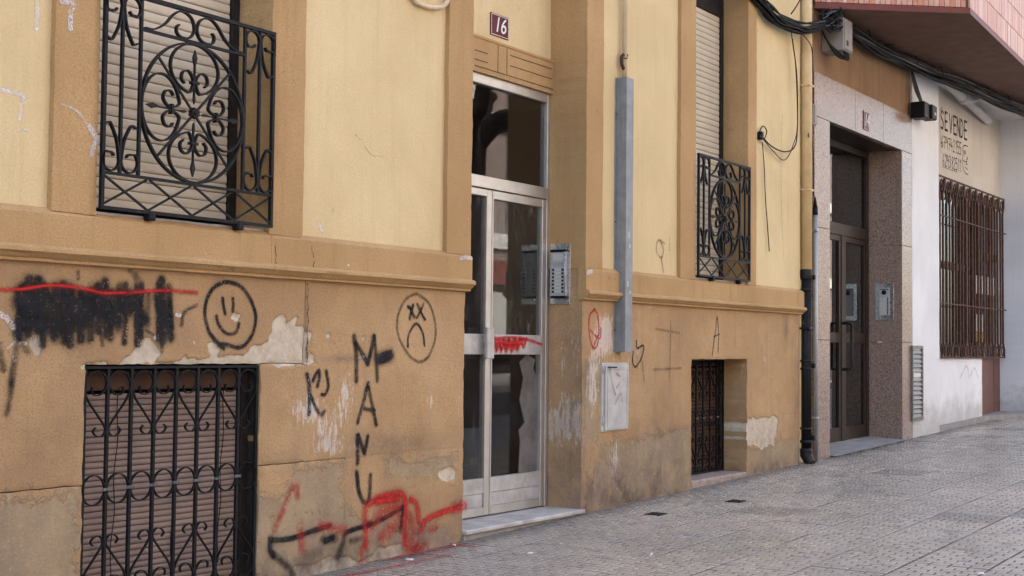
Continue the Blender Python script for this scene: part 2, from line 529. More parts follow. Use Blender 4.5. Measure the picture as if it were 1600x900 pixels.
def mat_glass(name, tint, refl=1.0, dirt=.1, dcol=(.30, .29, .27)):
    k = NT(name)
    tr = k.n('ShaderNodeBsdfTransparent')
    k.put(tr.inputs[0], (*tint, 1))
    gl = k.n('ShaderNodeBsdfGlossy')
    gl.inputs['Roughness'].default_value = .015
    lw = k.n('ShaderNodeLayerWeight')            # Schlick, the same from both sides of a thin pane
    lw.inputs['Blend'].default_value = .5
    fres = k.math('ADD', .04, k.math('MULTIPLY', k.math('POWER', lw.outputs['Facing'], 5.0), .96))
    m1 = k.n('ShaderNodeMixShader')
    k.put(m1.inputs[0], k.math('MULTIPLY', fres, 1.7 * refl, clamp=True))
    k.t.links.new(tr.outputs[0], m1.inputs[1])
    k.t.links.new(gl.outputs[0], m1.inputs[2])
    df = k.n('ShaderNodeBsdfDiffuse')
    k.put(df.inputs[0], (*dcol, 1))
    m2 = k.n('ShaderNodeMixShader')
    dn = k.math('ADD', k.math('MULTIPLY', k.ss(k.noise(5, 6, .75, stretch=(2.5, 2.5, .8), dist=1.5), .52, .74), dirt * 3), dirt * .25)
    k.put(m2.inputs[0], dn)
    k.t.links.new(m1.outputs[0], m2.inputs[1])
    k.t.links.new(df.outputs[0], m2.inputs[2])
    k.t.links.new(m2.outputs[0], k.out.inputs[0])
    return k.m
M['glass'] = mat_glass('door_glass', (.80, .82, .81), .9, .10, (.30, .29, .27))
M['glassclean'] = mat_glass('transom_glass', (.5, .47, .45), 1.1, .02)
M['glassclear'] = mat_glass('clear_pane', (.96, .96, .95), .5, .015)
M['glassdark'] = mat_glass('smoked_glass', (.30, .29, .27), 1.0, .03)

def mat_spray(name, col, core=.45, strength=1.0, breakup=.25, scale=45, halo=0.0):
    """paint mark: UV.y runs across the stroke, UV.x fades the ends, vertex attr not needed"""
    k = NT(name)
    uv = k.n('ShaderNodeUVMap', uv_map='UVMap')
    sx = k.n('ShaderNodeSeparateXYZ')
    k.put(sx.inputs[0], uv.outputs[0])
    d = k.math('ABSOLUTE', k.math('SUBTRACT', k.math('MULTIPLY', sx.outputs[1], 2), 1))
    e = sx.outputs[0]
    rr = k.math('SQRT', k.math('ADD', k.math('MULTIPLY', d, d), k.math('MULTIPLY', e, e)))
    n = k.noise(scale, 4, .7)
    n2 = k.noise(scale * 4, 2, .6)
    rm = k.math('MULTIPLY', rr, 1.5)              # the ribbon is half as wide again as the stroke
    a = k.ss(k.math('ADD', rm, k.math('MULTIPLY', k.math('SUBTRACT', n, .5), .5)), 1.0, core)
    hole = k.ss(k.math('ADD', n2, k.math('MULTIPLY', n, .6)), .5 + (1 - breakup) * .55, .42 + (1 - breakup) * .55)
    dens = k.math('ADD', .62, k.math('MULTIPLY', k.ss(k.noise(7, 4, .7), .32, .62), .38))
    a = k.math('MULTIPLY', k.math('MULTIPLY', a, hole), k.math('MULTIPLY', dens, strength))
    if halo:
        speck = k.ss(k.noise(230, 2, .5), .50, .62)
        ha = k.math('MULTIPLY', k.math('MULTIPLY', k.ss(rr, 1.0, .45), k.math('ADD', .25, speck)), halo)
        a = k.math('MAXIMUM', a, ha)
    df = k.n('ShaderNodeBsdfPrincipled')
    k.put(df.inputs['Base Color'], k.mix(k.ss(n, .4, .7), col, tuple(min(1, c * 1.35 + .004) for c in col)))
    df.inputs['Roughness'].default_value = .75
    df.inputs['Specular IOR Level'].default_value = .25
    tr = k.n('ShaderNodeBsdfTransparent')
    mx = k.n('ShaderNodeMixShader')
    k.put(mx.inputs[0], a)
    k.t.links.new(tr.outputs[0], mx.inputs[1])
    k.t.links.new(df.outputs[0], mx.inputs[2])
    k.t.links.new(mx.outputs[0], k.out.inputs[0])
    return k.m
BLK = (.009, .0095, .012)
RED = (.55, .016, .014)
M['sprayblack'] = mat_spray('black_spray', BLK, .35, .97, .04, 30, .30)
M['spraysmear'] = mat_spray('black_spray_fill', (.0105, .0105, .012), .2, .97, .07, 25, .22)
M['sprayhaze'] = mat_spray('black_spray_haze', BLK, .0, .66, .1)
M['sprayred'] = mat_spray('red_spray', (.42, .014, .012), .1, .92, .05, 28, .28)
M['sprayredhaze'] = mat_spray('red_spray_haze', (.42, .025, .02), -.3, .72, .14, 16)
M['chalk'] = mat_spray('white_chalk', (.72, .70, .72), .2, .85, .62, 60)
M['chip'] = mat_spray('white_flake', (.74, .73, .72), .5, .88, .36, 45)
M['stain'] = mat_spray('brown_stain', (.22, .13, .065), -.2, .6, .1)
M['stainfaint'] = mat_spray('grey_smudge', (.10, .095, .10), -.3, .5, .1, 40)
M['ink'] = mat_spray('black_brush', (.02, .017, .015), .75, .95, .05)

# ------------------------------------------------------------------ wear masks of the dado (wall coordinates)
def c5(x, y): return x / 4.284, 390 + y / 4.284
def c6(x, y): return 300 + x / 4.092, 400 + y / 4.092
def c7(x, y): return 460 + x / 4.09, 500 + y / 4.09
def c8(x, y): return 410 + x / 4.284, 690 + y / 4.284
def cR(x, y): return 900 + x / 2, 420 + y / 2
def wp(fn, pts, Y=0.0): return [W(*fn(*p), Y) for p in pts]
ident = lambda x, y: (x, y)

def sdf(poly, x, z):
    """signed distance, positive inside"""
    P = np.array(poly)
    d = np.full(x.shape, 1e9)
    ins = np.zeros(x.shape, bool)
    for i in range(len(P)):
        a, b = P[i], P[(i + 1) % len(P)]
        e = b - a
        t = np.clip(((x - a[0]) * e[0] + (z - a[1]) * e[1]) / max(e @ e, 1e-9), 0, 1)
        d = np.minimum(d, np.hypot(x - a[0] - e[0] * t, z - a[1] - e[1] * t))
        if abs(e[1]) > 1e-9:
            c = ((a[1] > z) != (b[1] > z)) & (x < e[0] * (z - a[1]) / e[1] + a[0])
            ins ^= c
    return np.where(ins, d, -d)
PEEL = [
    wp(c5, [(560, 790), (600, 768), (700, 740), (820, 735), (860, 700), (905, 650), (980, 615), (1020, 650), (1050, 690), (1045, 745), (1130, 738), (1190, 725), (1240, 700), (1260, 740), (1380, 748), (1380, 790)]),
    wp(c6, [(-10, 690), (60, 670), (115, 645), (105, 560), (130, 545), (175, 600), (172, 640), (330, 640), (380, 590), (440, 575), (480, 540), (520, 480), (520, 410), (580, 365), (600, 400), (590, 450), (640, 430), (670, 380), (680, 400), (660, 450), (700, 450), (735, 500), (742, 690), (450, 692), (440, 705), (-10, 705)]),
    wp(c6, [(240, 405), (270, 360), (318, 385), (312, 430), (270, 420)]),
    wp(c6, [(745, 480), (770, 470), (765, 600), (785, 680), (742, 690)]),
    wp(cR, [(537, 465), (625, 460), (635, 480), (620, 545), (600, 557), (537, 552)]),
    wp(c5, [(200, 590), (250, 580), (270, 700), (235, 715)]),
    wp(c7, [(200, 80), (235, 85), (230, 115), (200, 110)]),
    wp(c7, [(415, 100), (455, 95), (450, 150), (425, 150)]),
    wp(c8, [(1180, 190), (1290, 170), (1290, 250), (1200, 260)]),
    wp(c8, [(0, 170), (30, 170), (25, 270), (0, 280)]),
    wp(c8, [(220, 830), (500, 770), (640, 800), (760, 720), (930, 690), (930, 760), (640, 840), (200, 930)]),
]
STONE = [
    wp(c8, [(165, 165), (545, 122), (552, 420), (540, 520), (60, 560), (-40, 450), (-40, 350), (150, 330), (160, 230)]),
    wp(c8, [(-60, 440), (560, 420), (900, 560), (1240, 560), (1340, 700), (1340, 760), (300, 960), (-80, 960)]),
    wp(c8, [(820, 110), (1300, 90), (1300, 250), (1000, 260), (820, 230)]),
    wp(ident, [(-60, 778), (126, 762), (126, 920), (-60, 960)]),
    wp(ident, [(940, 690), (1080, 665), (1080, 765), (912, 805)]),
    wp(ident, [(912, 560), (940, 560), (935, 700), (905, 700)]),
    wp(ident, [(1168, 700), (1250, 680), (1250, 740), (1168, 750)]),
]
# blobs: px, py, rx, rz (m), amount, channel (2 dirt, 3 scratches, 1 stone)
BLOBS = [
    (480, 640, .18, .14, .50, 3), (540, 620, .08, .16, .45, 3), (515, 680, .12, .10, .40, 3), (672, 620, .05, .16, .35, 3), (600, 560, .25, .2, .12, 3),
    (945, 520, .16, .18, .62, 3), (925, 600, .12, .3, .55, 3), (985, 560, .3, .25, .36, 3), (1050, 540, .4, .25, .32, 3), (1200, 540, .35, .3, .36, 3), (960, 720, .12, .25, .5, 3), (1020, 480, .6, .06, .25, 3), (1210, 620, .3, .2, .28, 3), (620, 620, .3, .35, .2, 3), (60, 640, .3, .3, .16, 3), (560, 700, .6, .05, .3, 3), (600, 450, .8, .05, .2, 3),
    (500, 880, .8, .09, .75, 2), (640, 850, .5, .10, .65, 2), (718, 812, .06, .25, .6, 2), (30, 480, .2, .25, .3, 2), (540, 560, .2, .02, .7, 2), (650, 700, .35, .08, .32, 2), (590, 790, .5, .10, .28, 2),
    (930, 760, .35, .16, .62, 2), (1010, 760, .6, .12, .55, 2), (1040, 690, .5, .2, .45, 2), (980, 740, .7, .25, .35, 2), (60, 700, .3, .2, .2, 2), (590, 690, .5, .06, .4, 2), (430, 720, .2, .05, .4, 2), (1215, 690, .4, .2, .3, 2), (915, 640, .08, .5, .45, 2), (1020, 620, .35, .35, .22, 2), (1060, 510, .15, .15, .2, 2),
    (1228, 515, .08, .12, .75, 2), (1245, 640, .09, .6, .5, 2), (1210, 735, .6, .06, .6, 2), (1100, 500, .1, .06, .25, 2),
    (20, 880, .3, .2, .25, 2), (200, 540, .5, .10, .14, 2), (735, 480, .05, .25, .3, 2),
    (480, 520, .03, .3, .3, 2),
]
BLOBW = [(*W(b[0], b[1]), b[2], b[3], b[4], b[5]) for b in BLOBS]
def peel_field(x, z):
    p = np.full(np.shape(x), -1.0)
    for poly in PEEL:
        p = np.maximum(p, sdf(poly, x, z))
    return p + (vnoise(x, z, 11) - .5) * .040 + (vnoise(x, z, 31) - .5) * .022 + (vnoise(x, z, 70) - .5) * .010
def wear(x, z):
    out = np.zeros((len(x), 4), np.float32)
    out[:, 0] = np.clip(.5 + peel_field(x, z) * 14, 0, 1)
    s = np.full(x.shape, -1.0)
    for poly in STONE:
        s = np.maximum(s, sdf(poly, x, z))
    out[:, 1] = np.clip(.46 + s * 3.5, 0, .80)
    gnd = z - (x - 6.35) * SL
    out[:, 2] += .75 * np.exp(-np.maximum(gnd, 0) / .07) + .22 * np.exp(-np.maximum(gnd, 0) / .35) + .42 * np.exp(-np.maximum(1.445 - z, 0) / .03)  # grime at the foot; under the cornice contact shadow painted in with grime
    out[:, 3] += .16
    for bx, bz, rx, rz, am, ch in BLOBW:
        out[:, ch] += am * np.exp(-((x - bx) / rx) ** 2 - ((z - bz) / rz) ** 2)
    return np.clip(out, 0, 1)

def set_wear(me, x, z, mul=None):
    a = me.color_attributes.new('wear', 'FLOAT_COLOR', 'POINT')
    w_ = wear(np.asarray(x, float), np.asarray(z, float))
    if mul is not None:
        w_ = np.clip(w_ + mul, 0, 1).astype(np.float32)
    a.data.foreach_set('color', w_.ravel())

def slab(name, x0, x1, z0, z1, y, depth, mat, parent, res=.02, edge=.004, jit=.002, slope0=False, worn=True, relief=1.0, sides=None):
    """a wall piece with a worn front grid at y, turned-in edges, sides back to y+depth"""
    nx, nz = max(2, int((x1 - x0) / res)), max(2, int((z1 - z0) / res))
    us, vs_ = np.linspace(0, 1, nx + 1), np.linspace(0, 1, nz + 1)
    U, V = np.meshgrid(us, vs_, indexing='ij')
    X = x0 + (x1 - x0) * U
    zb = (gz(X) - .12) if slope0 else np.full_like(X, z0)
    Z = zb + (z1 - zb) * V
    sd_ = sides or (edge,) * 4                   # left, right, bottom, top
    drop = np.zeros_like(X)
    for dist, e_ in zip((U * (x1 - x0), (1 - U) * (x1 - x0), V * (z1 - z0), (1 - V) * (z1 - z0)), sd_):
        drop = np.maximum(drop, e_ * np.clip(1 - dist / .018, 0, 1) ** 2)
    Y = y - wob(X, Z) * relief + drop * (.6 + .8 * vnoise(X, Z, 22))
    if worn:
        pe = peel_field(X, Z)
        Y = Y + .0065 * np.clip(pe * 110 + .5, 0, 1) - .0022 * np.exp(-((pe + .010) / .009) ** 2)
    jx = (vnoise(X, Z, 30) - .5) * jit * 2 + (vnoise(X, Z, 8) - .5) * jit * 3
    jz = (vnoise(Z + 9, X, 30) - .5) * jit * 2
    X = X + np.where((U == 0) & (sd_[0] > 0), jx, 0) + np.where((U == 1) & (sd_[1] > 0), jx, 0)
    Z = Z + np.where((V == 0) & (sd_[2] > 0), jz, 0) + np.where((V == 1) & (sd_[3] > 0), jz, 0)
    idx = np.arange((nx + 1) * (nz + 1)).reshape(nx + 1, nz + 1)
    co = np.stack([X, Y, Z], -1).reshape(-1, 3)
    faces = np.stack([idx[:-1, :-1], idx[1:, :-1], idx[1:, 1:], idx[:-1, 1:]], -1).reshape(-1, 4).tolist()
    ring = list(idx[:, 0]) + list(idx[-1, 1:]) + list(idx[::-1, -1][1:]) + list(idx[0, ::-1][1:-1])
    n0 = len(co)
    back = co[ring].copy()
    back[:, 1] = y + depth
    L = len(ring)
    co = np.vstack([co, co[ring], back])
    for i in range(L):
        j = (i + 1) % L
        faces.append([n0 + i, n0 + L + i, n0 + L + j, n0 + j])
    me = bpy.data.meshes.new(name)
    me.from_pydata(co.tolist(), [], faces)
    sm = [True] * (nx * nz) + [False] * L
    me.polygons.foreach_set('use_smooth', sm)
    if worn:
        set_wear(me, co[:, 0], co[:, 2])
    return link(name, me, mat, parent)

# ==================================================================== GROUND
def sheet(name, x0, x1, y0, y1, dz, mat, n=1):
    m = MB()
    m.add([(x0, y0, gz(x0) + dz), (x1, y0, gz(x1) + dz), (x1, y1, gz(x1) + dz), (x0, y1, gz(x0) + dz)], [(0, 1, 2, 3)])
    return struct(m.build(name, mat, fix=False))
sheet('ground', -60, 90, -80, 12, -.17, M['asphalt'])
pavement = sheet('pavement', -40, 60, -5.2, .9, -.034, M['mortar'])
m = MB()
for x in np.arange(-12, 40, 1.0):
    m.box(x, x + .994, -5.36, -5.21, gz(x) - .2, gz(x) + .004, .012)
o = struct(m.build('kerb', M['concrete']))
sheet('road', -40, 60, -10.2, -5.36, -.13, M['asphalt'])
m = MB()
m.add([(-40, -14, gz(-40)), (60, -14, gz(60)), (60, -10.2, gz(60)), (-40, -10.2, gz(-40)),
       (-40, -10.2, gz(-40) - .15), (60, -10.2, gz(60) - .15)], [(0, 1, 2, 3), (3, 2, 5, 4)])
struct(m.build('far_pavement', M['ground'], fix=False))

# ridged paving tiles, 40 x 40 cm
def tile_mesh(seed):
    rg = random.Random(seed)
    s, gap = .4, .0035
    h = s / 2 - gap / 2
    m = MB()
    b = -.0055
    m.add([(-h, -h, b), (h, -h, b), (h, h, b), (-h, h, b), (-h, -h, -.032), (h, -h, -.032), (h, h, -.032), (-h, h, -.032)],
          [(0, 1, 2, 3), (0, 4, 5, 1), (1, 5, 6, 2), (2, 6, 7, 3), (3, 7, 4, 0)])
    rows, L = 7, .1
    wrow = 2 * h / rows
    for i in range(rows):
        xa, xb = -h + i * wrow, -h + (i + 1) * wrow
        ys = [-h, -h + L / 2] if i % 2 else [-h]
        while ys[-1] + L < h - .02:
            ys.append(ys[-1] + L)
        ys.append(h)
        for ya, yb in zip(ys[:-1], ys[1:]):
            t = rg.uniform(-.0008, .0004)
            g, g2 = .0030, .0060
            gy, gy2 = .0034, .0070
            if rg.random() < .12:
                t -= .0012
            m.add([(xa + g, ya + gy, b), (xb - g, ya + gy, b), (xb - g, yb - gy, b), (xa + g, yb - gy, b),
                   (xa + g2, ya + gy2, t), (xb - g2, ya + gy2, t), (xb - g2, yb - gy2, t), (xa + g2, yb - gy2, t)],
                  [(4, 5, 6, 7), (0, 1, 5, 4), (1, 2, 6, 5), (2, 3, 7, 6), (3, 0, 4, 7)])
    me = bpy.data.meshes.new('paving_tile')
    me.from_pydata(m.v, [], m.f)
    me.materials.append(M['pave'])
    return me
TM = [tile_mesh(i) for i in range(5)]
ang = -math.atan(SL)
cells = []
for j in range(0, 11):                       # rows away from the wall
    yc = -.17 - .4 * j
    for i in range(-6, 52):
        xc = 4.09 + .4 * i + (.2 if j in (3, 4, 9) else 0)
        cells.append((xc, yc))
def inview(xc, yc):
    a = []
    for dx in (-.2, .2):
        for dy in (-.2, .2):
            px, py, k = project((xc + dx, yc + dy, gz(xc + dx)))
            if k < .3:
                return 0
            a.append((px, py))
    xs, ys = [p[0] for p in a], [p[1] for p in a]
    if max(xs) < 0 or min(xs) > 1600 or max(ys) < 0 or min(ys) > 900:
        return 0
    return (max(xs) - min(xs)) * (max(ys) - min(ys))
cells.sort(key=lambda c: -inview(*c))
rest = MB()
for q, (xc, yc) in enumerate(cells):
    rz = 0
    tilt = (random.uniform(-.004, .004), random.uniform(-.004, .004))
    dz = random.uniform(-.0015, .0015)
    if q < 300 and inview(xc, yc) > 0:
        o = link('tile', random.choice(TM), None, pavement)
        o.location = (xc, yc, gz(xc) + dz)
        o.rotation_euler = (tilt[0], ang + tilt[1], rz)
    else:
        Mx = Matrix.Translation((xc, yc, gz(xc) + dz)) @ Matrix.Rotation(ang, 4, 'Y')
        me = random.choice(TM)
        rest.add([Mx @ v.co for v in me.vertices], [p.vertices[:] for p in me.polygons])
# further tiles as plain slabs
for j in range(11, 13):
    for i in range(-6, 52):
        xc, yc = 4.09 + .4 * i, -.17 - .4 * j
        rest.box(xc - .198, xc + .198, yc - .198, yc + .198, gz(xc) - .032, gz(xc))
o = rest.build('paving_tiles', M['ground'], pavement, fix=False)
o['kind'] = 'stuff'
# iron covers let into the pavement
for (px, py, lab) in ((1025, 803.5, 'small dark iron cover in the paving near the grey metal channel'),
                      (1150, 783.5, 'small dark iron cover in the paving near the recessed basement window')):
    gx, gy = G(px, py)
    t = thing('iron_cover', lab, 'cover', 'iron covers in the pavement', (gx, gy, gz(gx) + .003))
    t.rotation_euler = (0, ang, 0)
    MB().box(-.06, .06, -.06, .06, -.03, 0, .003).build('frame', M['castiron'], t)
    for q in range(5):
        MB().box(-.05 + q * .022, -.037 + q * .022, -.05, .05, -.001, .003).build('rib', M['castiron'], t)

# ==================================================================== BUILDING 16
B16 = thing('apartment_building', 'yellow and ochre rendered apartment building covered in graffiti', 'building')
XL, XR = -1.0, 11.45                     # ends of its facade
DL, DR = 6.34, 7.668                     # street door opening
W1a, W1b, W2a, W2b = 3.668, 4.690, 9.292, 10.262
TOP = 5.4
JZ1, JZ2 = 1.032, .575                   # bed joints of the dado
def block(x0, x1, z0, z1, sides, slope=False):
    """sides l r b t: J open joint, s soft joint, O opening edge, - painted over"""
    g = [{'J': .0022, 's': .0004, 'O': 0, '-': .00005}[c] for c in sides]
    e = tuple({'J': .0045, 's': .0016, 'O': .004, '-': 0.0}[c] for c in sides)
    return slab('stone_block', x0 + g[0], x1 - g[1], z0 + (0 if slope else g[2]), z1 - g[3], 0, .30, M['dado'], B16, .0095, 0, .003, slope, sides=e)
zl, zr = W(60, 765)[1], W(500, 719)[1]
wa, wb = W1a - .012, W1b - .008
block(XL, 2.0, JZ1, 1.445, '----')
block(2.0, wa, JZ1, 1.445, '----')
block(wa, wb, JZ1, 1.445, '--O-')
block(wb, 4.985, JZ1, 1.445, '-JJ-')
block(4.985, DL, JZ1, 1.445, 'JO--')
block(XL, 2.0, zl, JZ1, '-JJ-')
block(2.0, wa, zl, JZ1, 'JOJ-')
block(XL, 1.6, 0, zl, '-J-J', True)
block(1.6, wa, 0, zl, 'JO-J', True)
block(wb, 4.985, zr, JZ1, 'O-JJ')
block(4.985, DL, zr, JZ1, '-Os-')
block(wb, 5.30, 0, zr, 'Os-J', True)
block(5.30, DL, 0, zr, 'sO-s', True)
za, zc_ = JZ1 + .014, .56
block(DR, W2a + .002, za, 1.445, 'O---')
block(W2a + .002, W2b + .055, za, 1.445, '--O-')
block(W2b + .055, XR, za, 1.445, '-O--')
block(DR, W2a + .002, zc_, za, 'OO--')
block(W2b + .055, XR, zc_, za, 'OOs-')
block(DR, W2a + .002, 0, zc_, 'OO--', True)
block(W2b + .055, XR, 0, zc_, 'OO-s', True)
# backing behind windows, keeps light out of the wall
def backwall(x0, x1, y, z0, z1):
    MB().box(x0, x1, y, y + .1, z0, z1).build('inner_wall', M['black'], B16)

# band and cornice: one moulded profile
PROF = [(.03, 1.672), (-.002, 1.668), (-.030, 1.648), (-.036, 1.640), (-.036, 1.512), (-.054, 1.506), (-.063, 1.497), (-.064, 1.484),
        (-.050, 1.474), (-.036, 1.462), (-.026, 1.458), (-.026, 1.447), (-.006, 1.443), (.03, 1.443)]
def cornice(x0, x1):
    n = max(2, int((x1 - x0) / .025))
    vs, fs = [], []
    P = len(PROF)
    for i in range(n + 1):
        x = x0 + (x1 - x0) * i / n
        chip = max(0, float(vnoise(x, 3.3, 6)) - .72) * .10
        for q, (y, z) in enumerate(PROF):
            yy = y + (float(vnoise(x, q * .7, 9)) - .5) * .003
            if 5 <= q <= 8:
                yy += chip * (1.0 if q >= 7 else .3)
            vs.append((x, yy, z + (float(vnoise(x, q * .7 + 5, 7)) - .5) * .003))
    for i in range(n):
        for q in range(P - 1):
            fs.append((i * P + q, (i + 1) * P + q, (i + 1) * P + q + 1, i * P + q + 1))
    fs += [tuple(range(P)), tuple(n * P + q for q in range(P))[::-1]]
    m = MB().add(vs, fs)
    m.build('cornice_block', M['ochre'], B16)
for a, b in ((XL, 2.9), (2.902, 4.70), (4.702, 6.356), (7.652, 8.098), (8.205, 9.9), (9.902, XR + .02)):
    cornice(a, b)

# pilasters and window surrounds (deep enough to form the reveals)
def pilaster(x0, x1, z0=1.655, z1=TOP):
    return slab('pilaster', x0, x1, z0, z1, -.03, .30, M['ochre'], B16, .04, .003, .0015, worn=False)
for a, b in ((3.447, W1a), (W1b, 4.925), (6.116, 6.352), (7.656, 7.876), (9.035, W2a), (W2b, 10.432), (1.0, 1.22)):
    pilaster(a, b)
def panel(x0, x1, z0=1.662, z1=TOP, y=0.0, d=.24):
    return slab('render_panel', x0, x1, z0, z1, y, d, M['yellow'], B16, .05, .002, .001, worn=False)
for a, b in ((1.22, 3.447), (4.925, 6.116), (7.876, 9.035), (10.432, XR + .005), (XL, 1.0)):
    panel(a, b)
slab('render_panel', XR + .006, 11.80, -.1, TOP, .045, .24, M['yellow'], B16, .05, .002, .001, worn=False)
# roof slab / wall mass that closes the top
MB().box(XL, 11.79, .06, 3.0, TOP, TOP + 6).build('upper_wall', M['yellow'], B16)

# plug: thin render line where the panel meets the band
# ---- windows of the raised ground floor
def big_window(xa, xb, zs, nm_label):
    t = bpy.data.objects.new('window', None)
    COL.objects.link(t)
    t.parent = B16
    sy = .215
    # sill
    n = 14
    vs, fs = [], []
    for i in range(n + 1):
        x = xa + .001 + (xb - xa - .002) * i / n
        k_ = float(vnoise(x, 1, 14)) * .02
        vs += [(x, -.012 + k_, zs - .02), (x, -.012 + k_ * .6, zs + .004 + k_ * .3), (x, .26, zs + .03)]
    for i in range(n):
        for q in range(2):
            fs.append((i * 3 + q, i * 3 + 3 + q, i * 3 + 4 + q, i * 3 + 1 + q))
    MB().add(vs, fs).build('sill', M['marble'], t, fix=False)
    # shutter guides and box
    MB().box(xb - .055, xb - .002, sy - .02, .265, zs + .01, TOP - .2, .003).build('guide', M['darkwood'], t)
    MB().box(xa + .002, xa + .05, sy - .02, .265, zs + .01, TOP - .2, .003).build('guide', M['darkwood'], t)
    p = .0465
    z = zs + .05
    x0_, x1_ = xa + .045, xb - .05
    prof = [(.004, 0), (-.001, .002), (-.0035, .010), (-.004, .024), (-.003, .038), (-.001, .0435), (.004, .0450)]
    vs, fs = [], []
    for x in (x0_, x1_):
        vs += [(x, sy + y_, z_) for y_, z_ in prof]
    nn = len(prof)
    fs = [(q, q + 1, nn + q + 1, nn + q) for q in range(nn - 1)]
    me = MB().add(vs, fs, True).build('slat', M['shutter'], t, fix=False)
    me.location.z = z
    q = 1
    while z + (q + 1) * p < 3.95:
        c = me.copy()
        COL.objects.link(c)
        c.location = (0, random.uniform(-.0008, .0008), z + q * p + random.uniform(-.0008, .0008))
        q += 1
    MB().box(x0_, x1_, sy - .015, sy + .04, z + q * p, z + q * p + .35, .004).build('shutter_box', M['darkwood'], t)
    MB().box(x0_, x1_, sy + .03, sy + .04, zs, 4.4).build('backing', M['black'], t)
    return t
big_window(W1a, W1b, 1.668, '')
big_window(W2a, W2b, 1.668, '')

# ---- basement windows
def low_window(xa, xb, z0, z1, sy, slatmat, pitch, boxh):
    t = bpy.data.objects.new('basement_window', None)
    COL.objects.link(t)
    t.parent = B16
    MB().box(xa - .02, xb + .02, sy + .03, sy + .05, z0 - .1, z1 + .03).build('backing', M['black'], t)
    MB().box(xa + .01, xb - .02, sy - .012, sy + .028, z1 - boxh, z1 - .03, .004).build('shutter_box', M['woodbox'], t)
    prof = [(.004, 0), (-.002, .0008), (-.003, pitch * .4), (-.002, pitch * .90), (.005, pitch * .93)]
    x0_, x1_ = xa + .005, xb - .06
    vs = []
    for x in (x0_, x1_):
        vs += [(x, sy + y_, z_) for y_, z_ in prof]
    nn = len(prof)
    o = MB().add(vs, [(q, q + 1, nn + q + 1, nn + q) for q in range(nn - 1)], True).build('slat', slatmat, t, fix=False)
    o.location.z = z0
    q = 1
    while z0 + (q + 1) * pitch < z1 - boxh:
        c = o.copy()
        COL.objects.link(c)
        c.location = (random.uniform(-.002, .002), random.uniform(-.001, .001), z0 + q * pitch)
        q += 1
    MB().box(xb - .056, xb - .006, sy - .03, sy + .028, z0, z1, .004).build('guide', M['darkwood'], t)
    return t
gL = gz(4.2)
tl = low_window(W1a - .012, W1b - .01, gL + .05, JZ1, .10, M['slatbrown'], .0265, .115)
for fx in (.22, .55, .83):                     # cords hanging in front of the slats
    xx = W1a + (W1b - W1a) * fx
    MB().tube([(xx + .006 * math.sin(z * 20) + (z - .5) * .03, .088, z) for z in np.linspace(.1, .93, 24)], .0022, 5).build('cord', M['cable'], tl)
MB().box(W1b - .0135, W1b - .0085, .030, .125, gL, JZ1 - .001).build('jamb_lining', M['soot'], B16)
t2 = low_window(W2a, W2b + .055, gz(9.8) + .06, JZ1 + .014, .245, M['slatrust'], .03, .06)
m = MB().box(W1a - .01, W1b - .01, .004, .2, gL - .1, gL + .045, .006)
m.build('sill', M['concrete'], B16)
m = MB().box(W2a + .004, W2b + .052, -.004, .285, gz(9.8) - .1, gz(9.8) + .045, .012)
m.build('sill', M['pinkstone'], B16)

# ---- right-hand door jamb face with worn paint
def jamb():
    nz, ny = 120, 16
    zz, yy = np.linspace(-.05, 1.66, nz + 1), np.linspace(.002, .262, ny + 1)
    Y, Z = np.meshgrid(yy, zz, indexing='ij')
    X = DR - .004 + (vnoise(Y * 1, Z, 12) - .5) * .004
    idx = np.arange(X.size).reshape(X.shape)
    co = np.stack([X, Y, Z], -1).reshape(-1, 3)
    fs = np.stack([idx[:-1, :-1], idx[:-1, 1:], idx[1:, 1:], idx[1:, :-1]], -1).reshape(-1, 4)
    me = bpy.data.meshes.new('door_jamb')
    me.from_pydata(co.tolist(), [], fs.tolist())
    me.polygons.foreach_set('use_smooth', [True] * len(fs))
    a = me.color_attributes.new('wear', 'FLOAT_COLOR', 'POINT')
    wv = np.zeros((len(co), 4), np.float32)
    z_, y_ = co[:, 2], co[:, 1]
    low = np.clip((1.35 - z_) / .5, 0, 1)
    wv[:, 2] = np.clip(.10 + .62 * np.exp(-((z_ - .15) / .35) ** 2) + .34 * np.exp(-((z_ - .85) / .4) ** 2) * (1.2 - y_ * 2), 0, 1)
    wv[:, 3] = .22 + .48 * np.exp(-((z_ - .62) / .2) ** 2) + .34 * np.exp(-((z_ - 1.1) / .25) ** 2) * (y_ < .17)
    wv[:, 1] = .05 + .42 * low * (y_ < .1)
    wv[:, 0] = .12 + .30 * np.exp(-((y_ - .25) / .02) ** 2) * low
    a.data.foreach_set('color', wv.ravel())
    link('door_jamb', me, M['dado'], B16)
jamb()

# ---- street door 16
DY = .262
door = bpy.data.objects.new('entrance_door', None)
COL.objects.link(door)
door.parent = B16
zt = W(745, 113, DY)[1]                        # underside of lintel
ztr1, ztr0 = W(742, 272, DY)[1], W(742, 291, DY)[1]
zst = .062
def db(name, x0, x1, z0, z1, y0, y1, mat, c=.003):
    return MB().box(x0, x1, y0, y1, z0, z1, c).build(name, mat, door)
fr = .042
db('frame_stile', DL + .001, DL + fr, zst, zt, DY, DY + .06, M['alu'])
db('frame_stile', DR - fr, DR - .008, zst, zt, DY, DY + .06, M['alu'])
db('frame_head', DL + fr, DR - fr, zt - .062, zt - .001, DY, DY + .06, M['alu'])
db('transom_bar', DL + fr, DR - fr, ztr0, ztr1, DY - .006, DY + .062, M['alu'])
db('transom_pane', DL + fr, DR - fr, ztr1, zt - .062, DY + .028, DY + .034, M['glassclean'], 0)
xm = W(768, 600, DY)[0]                        # meeting stile
zm1, zm0 = W(800, 523, DY)[1], W(800, 554, DY)[1]
zb1 = W(800, 742, DY)[1]
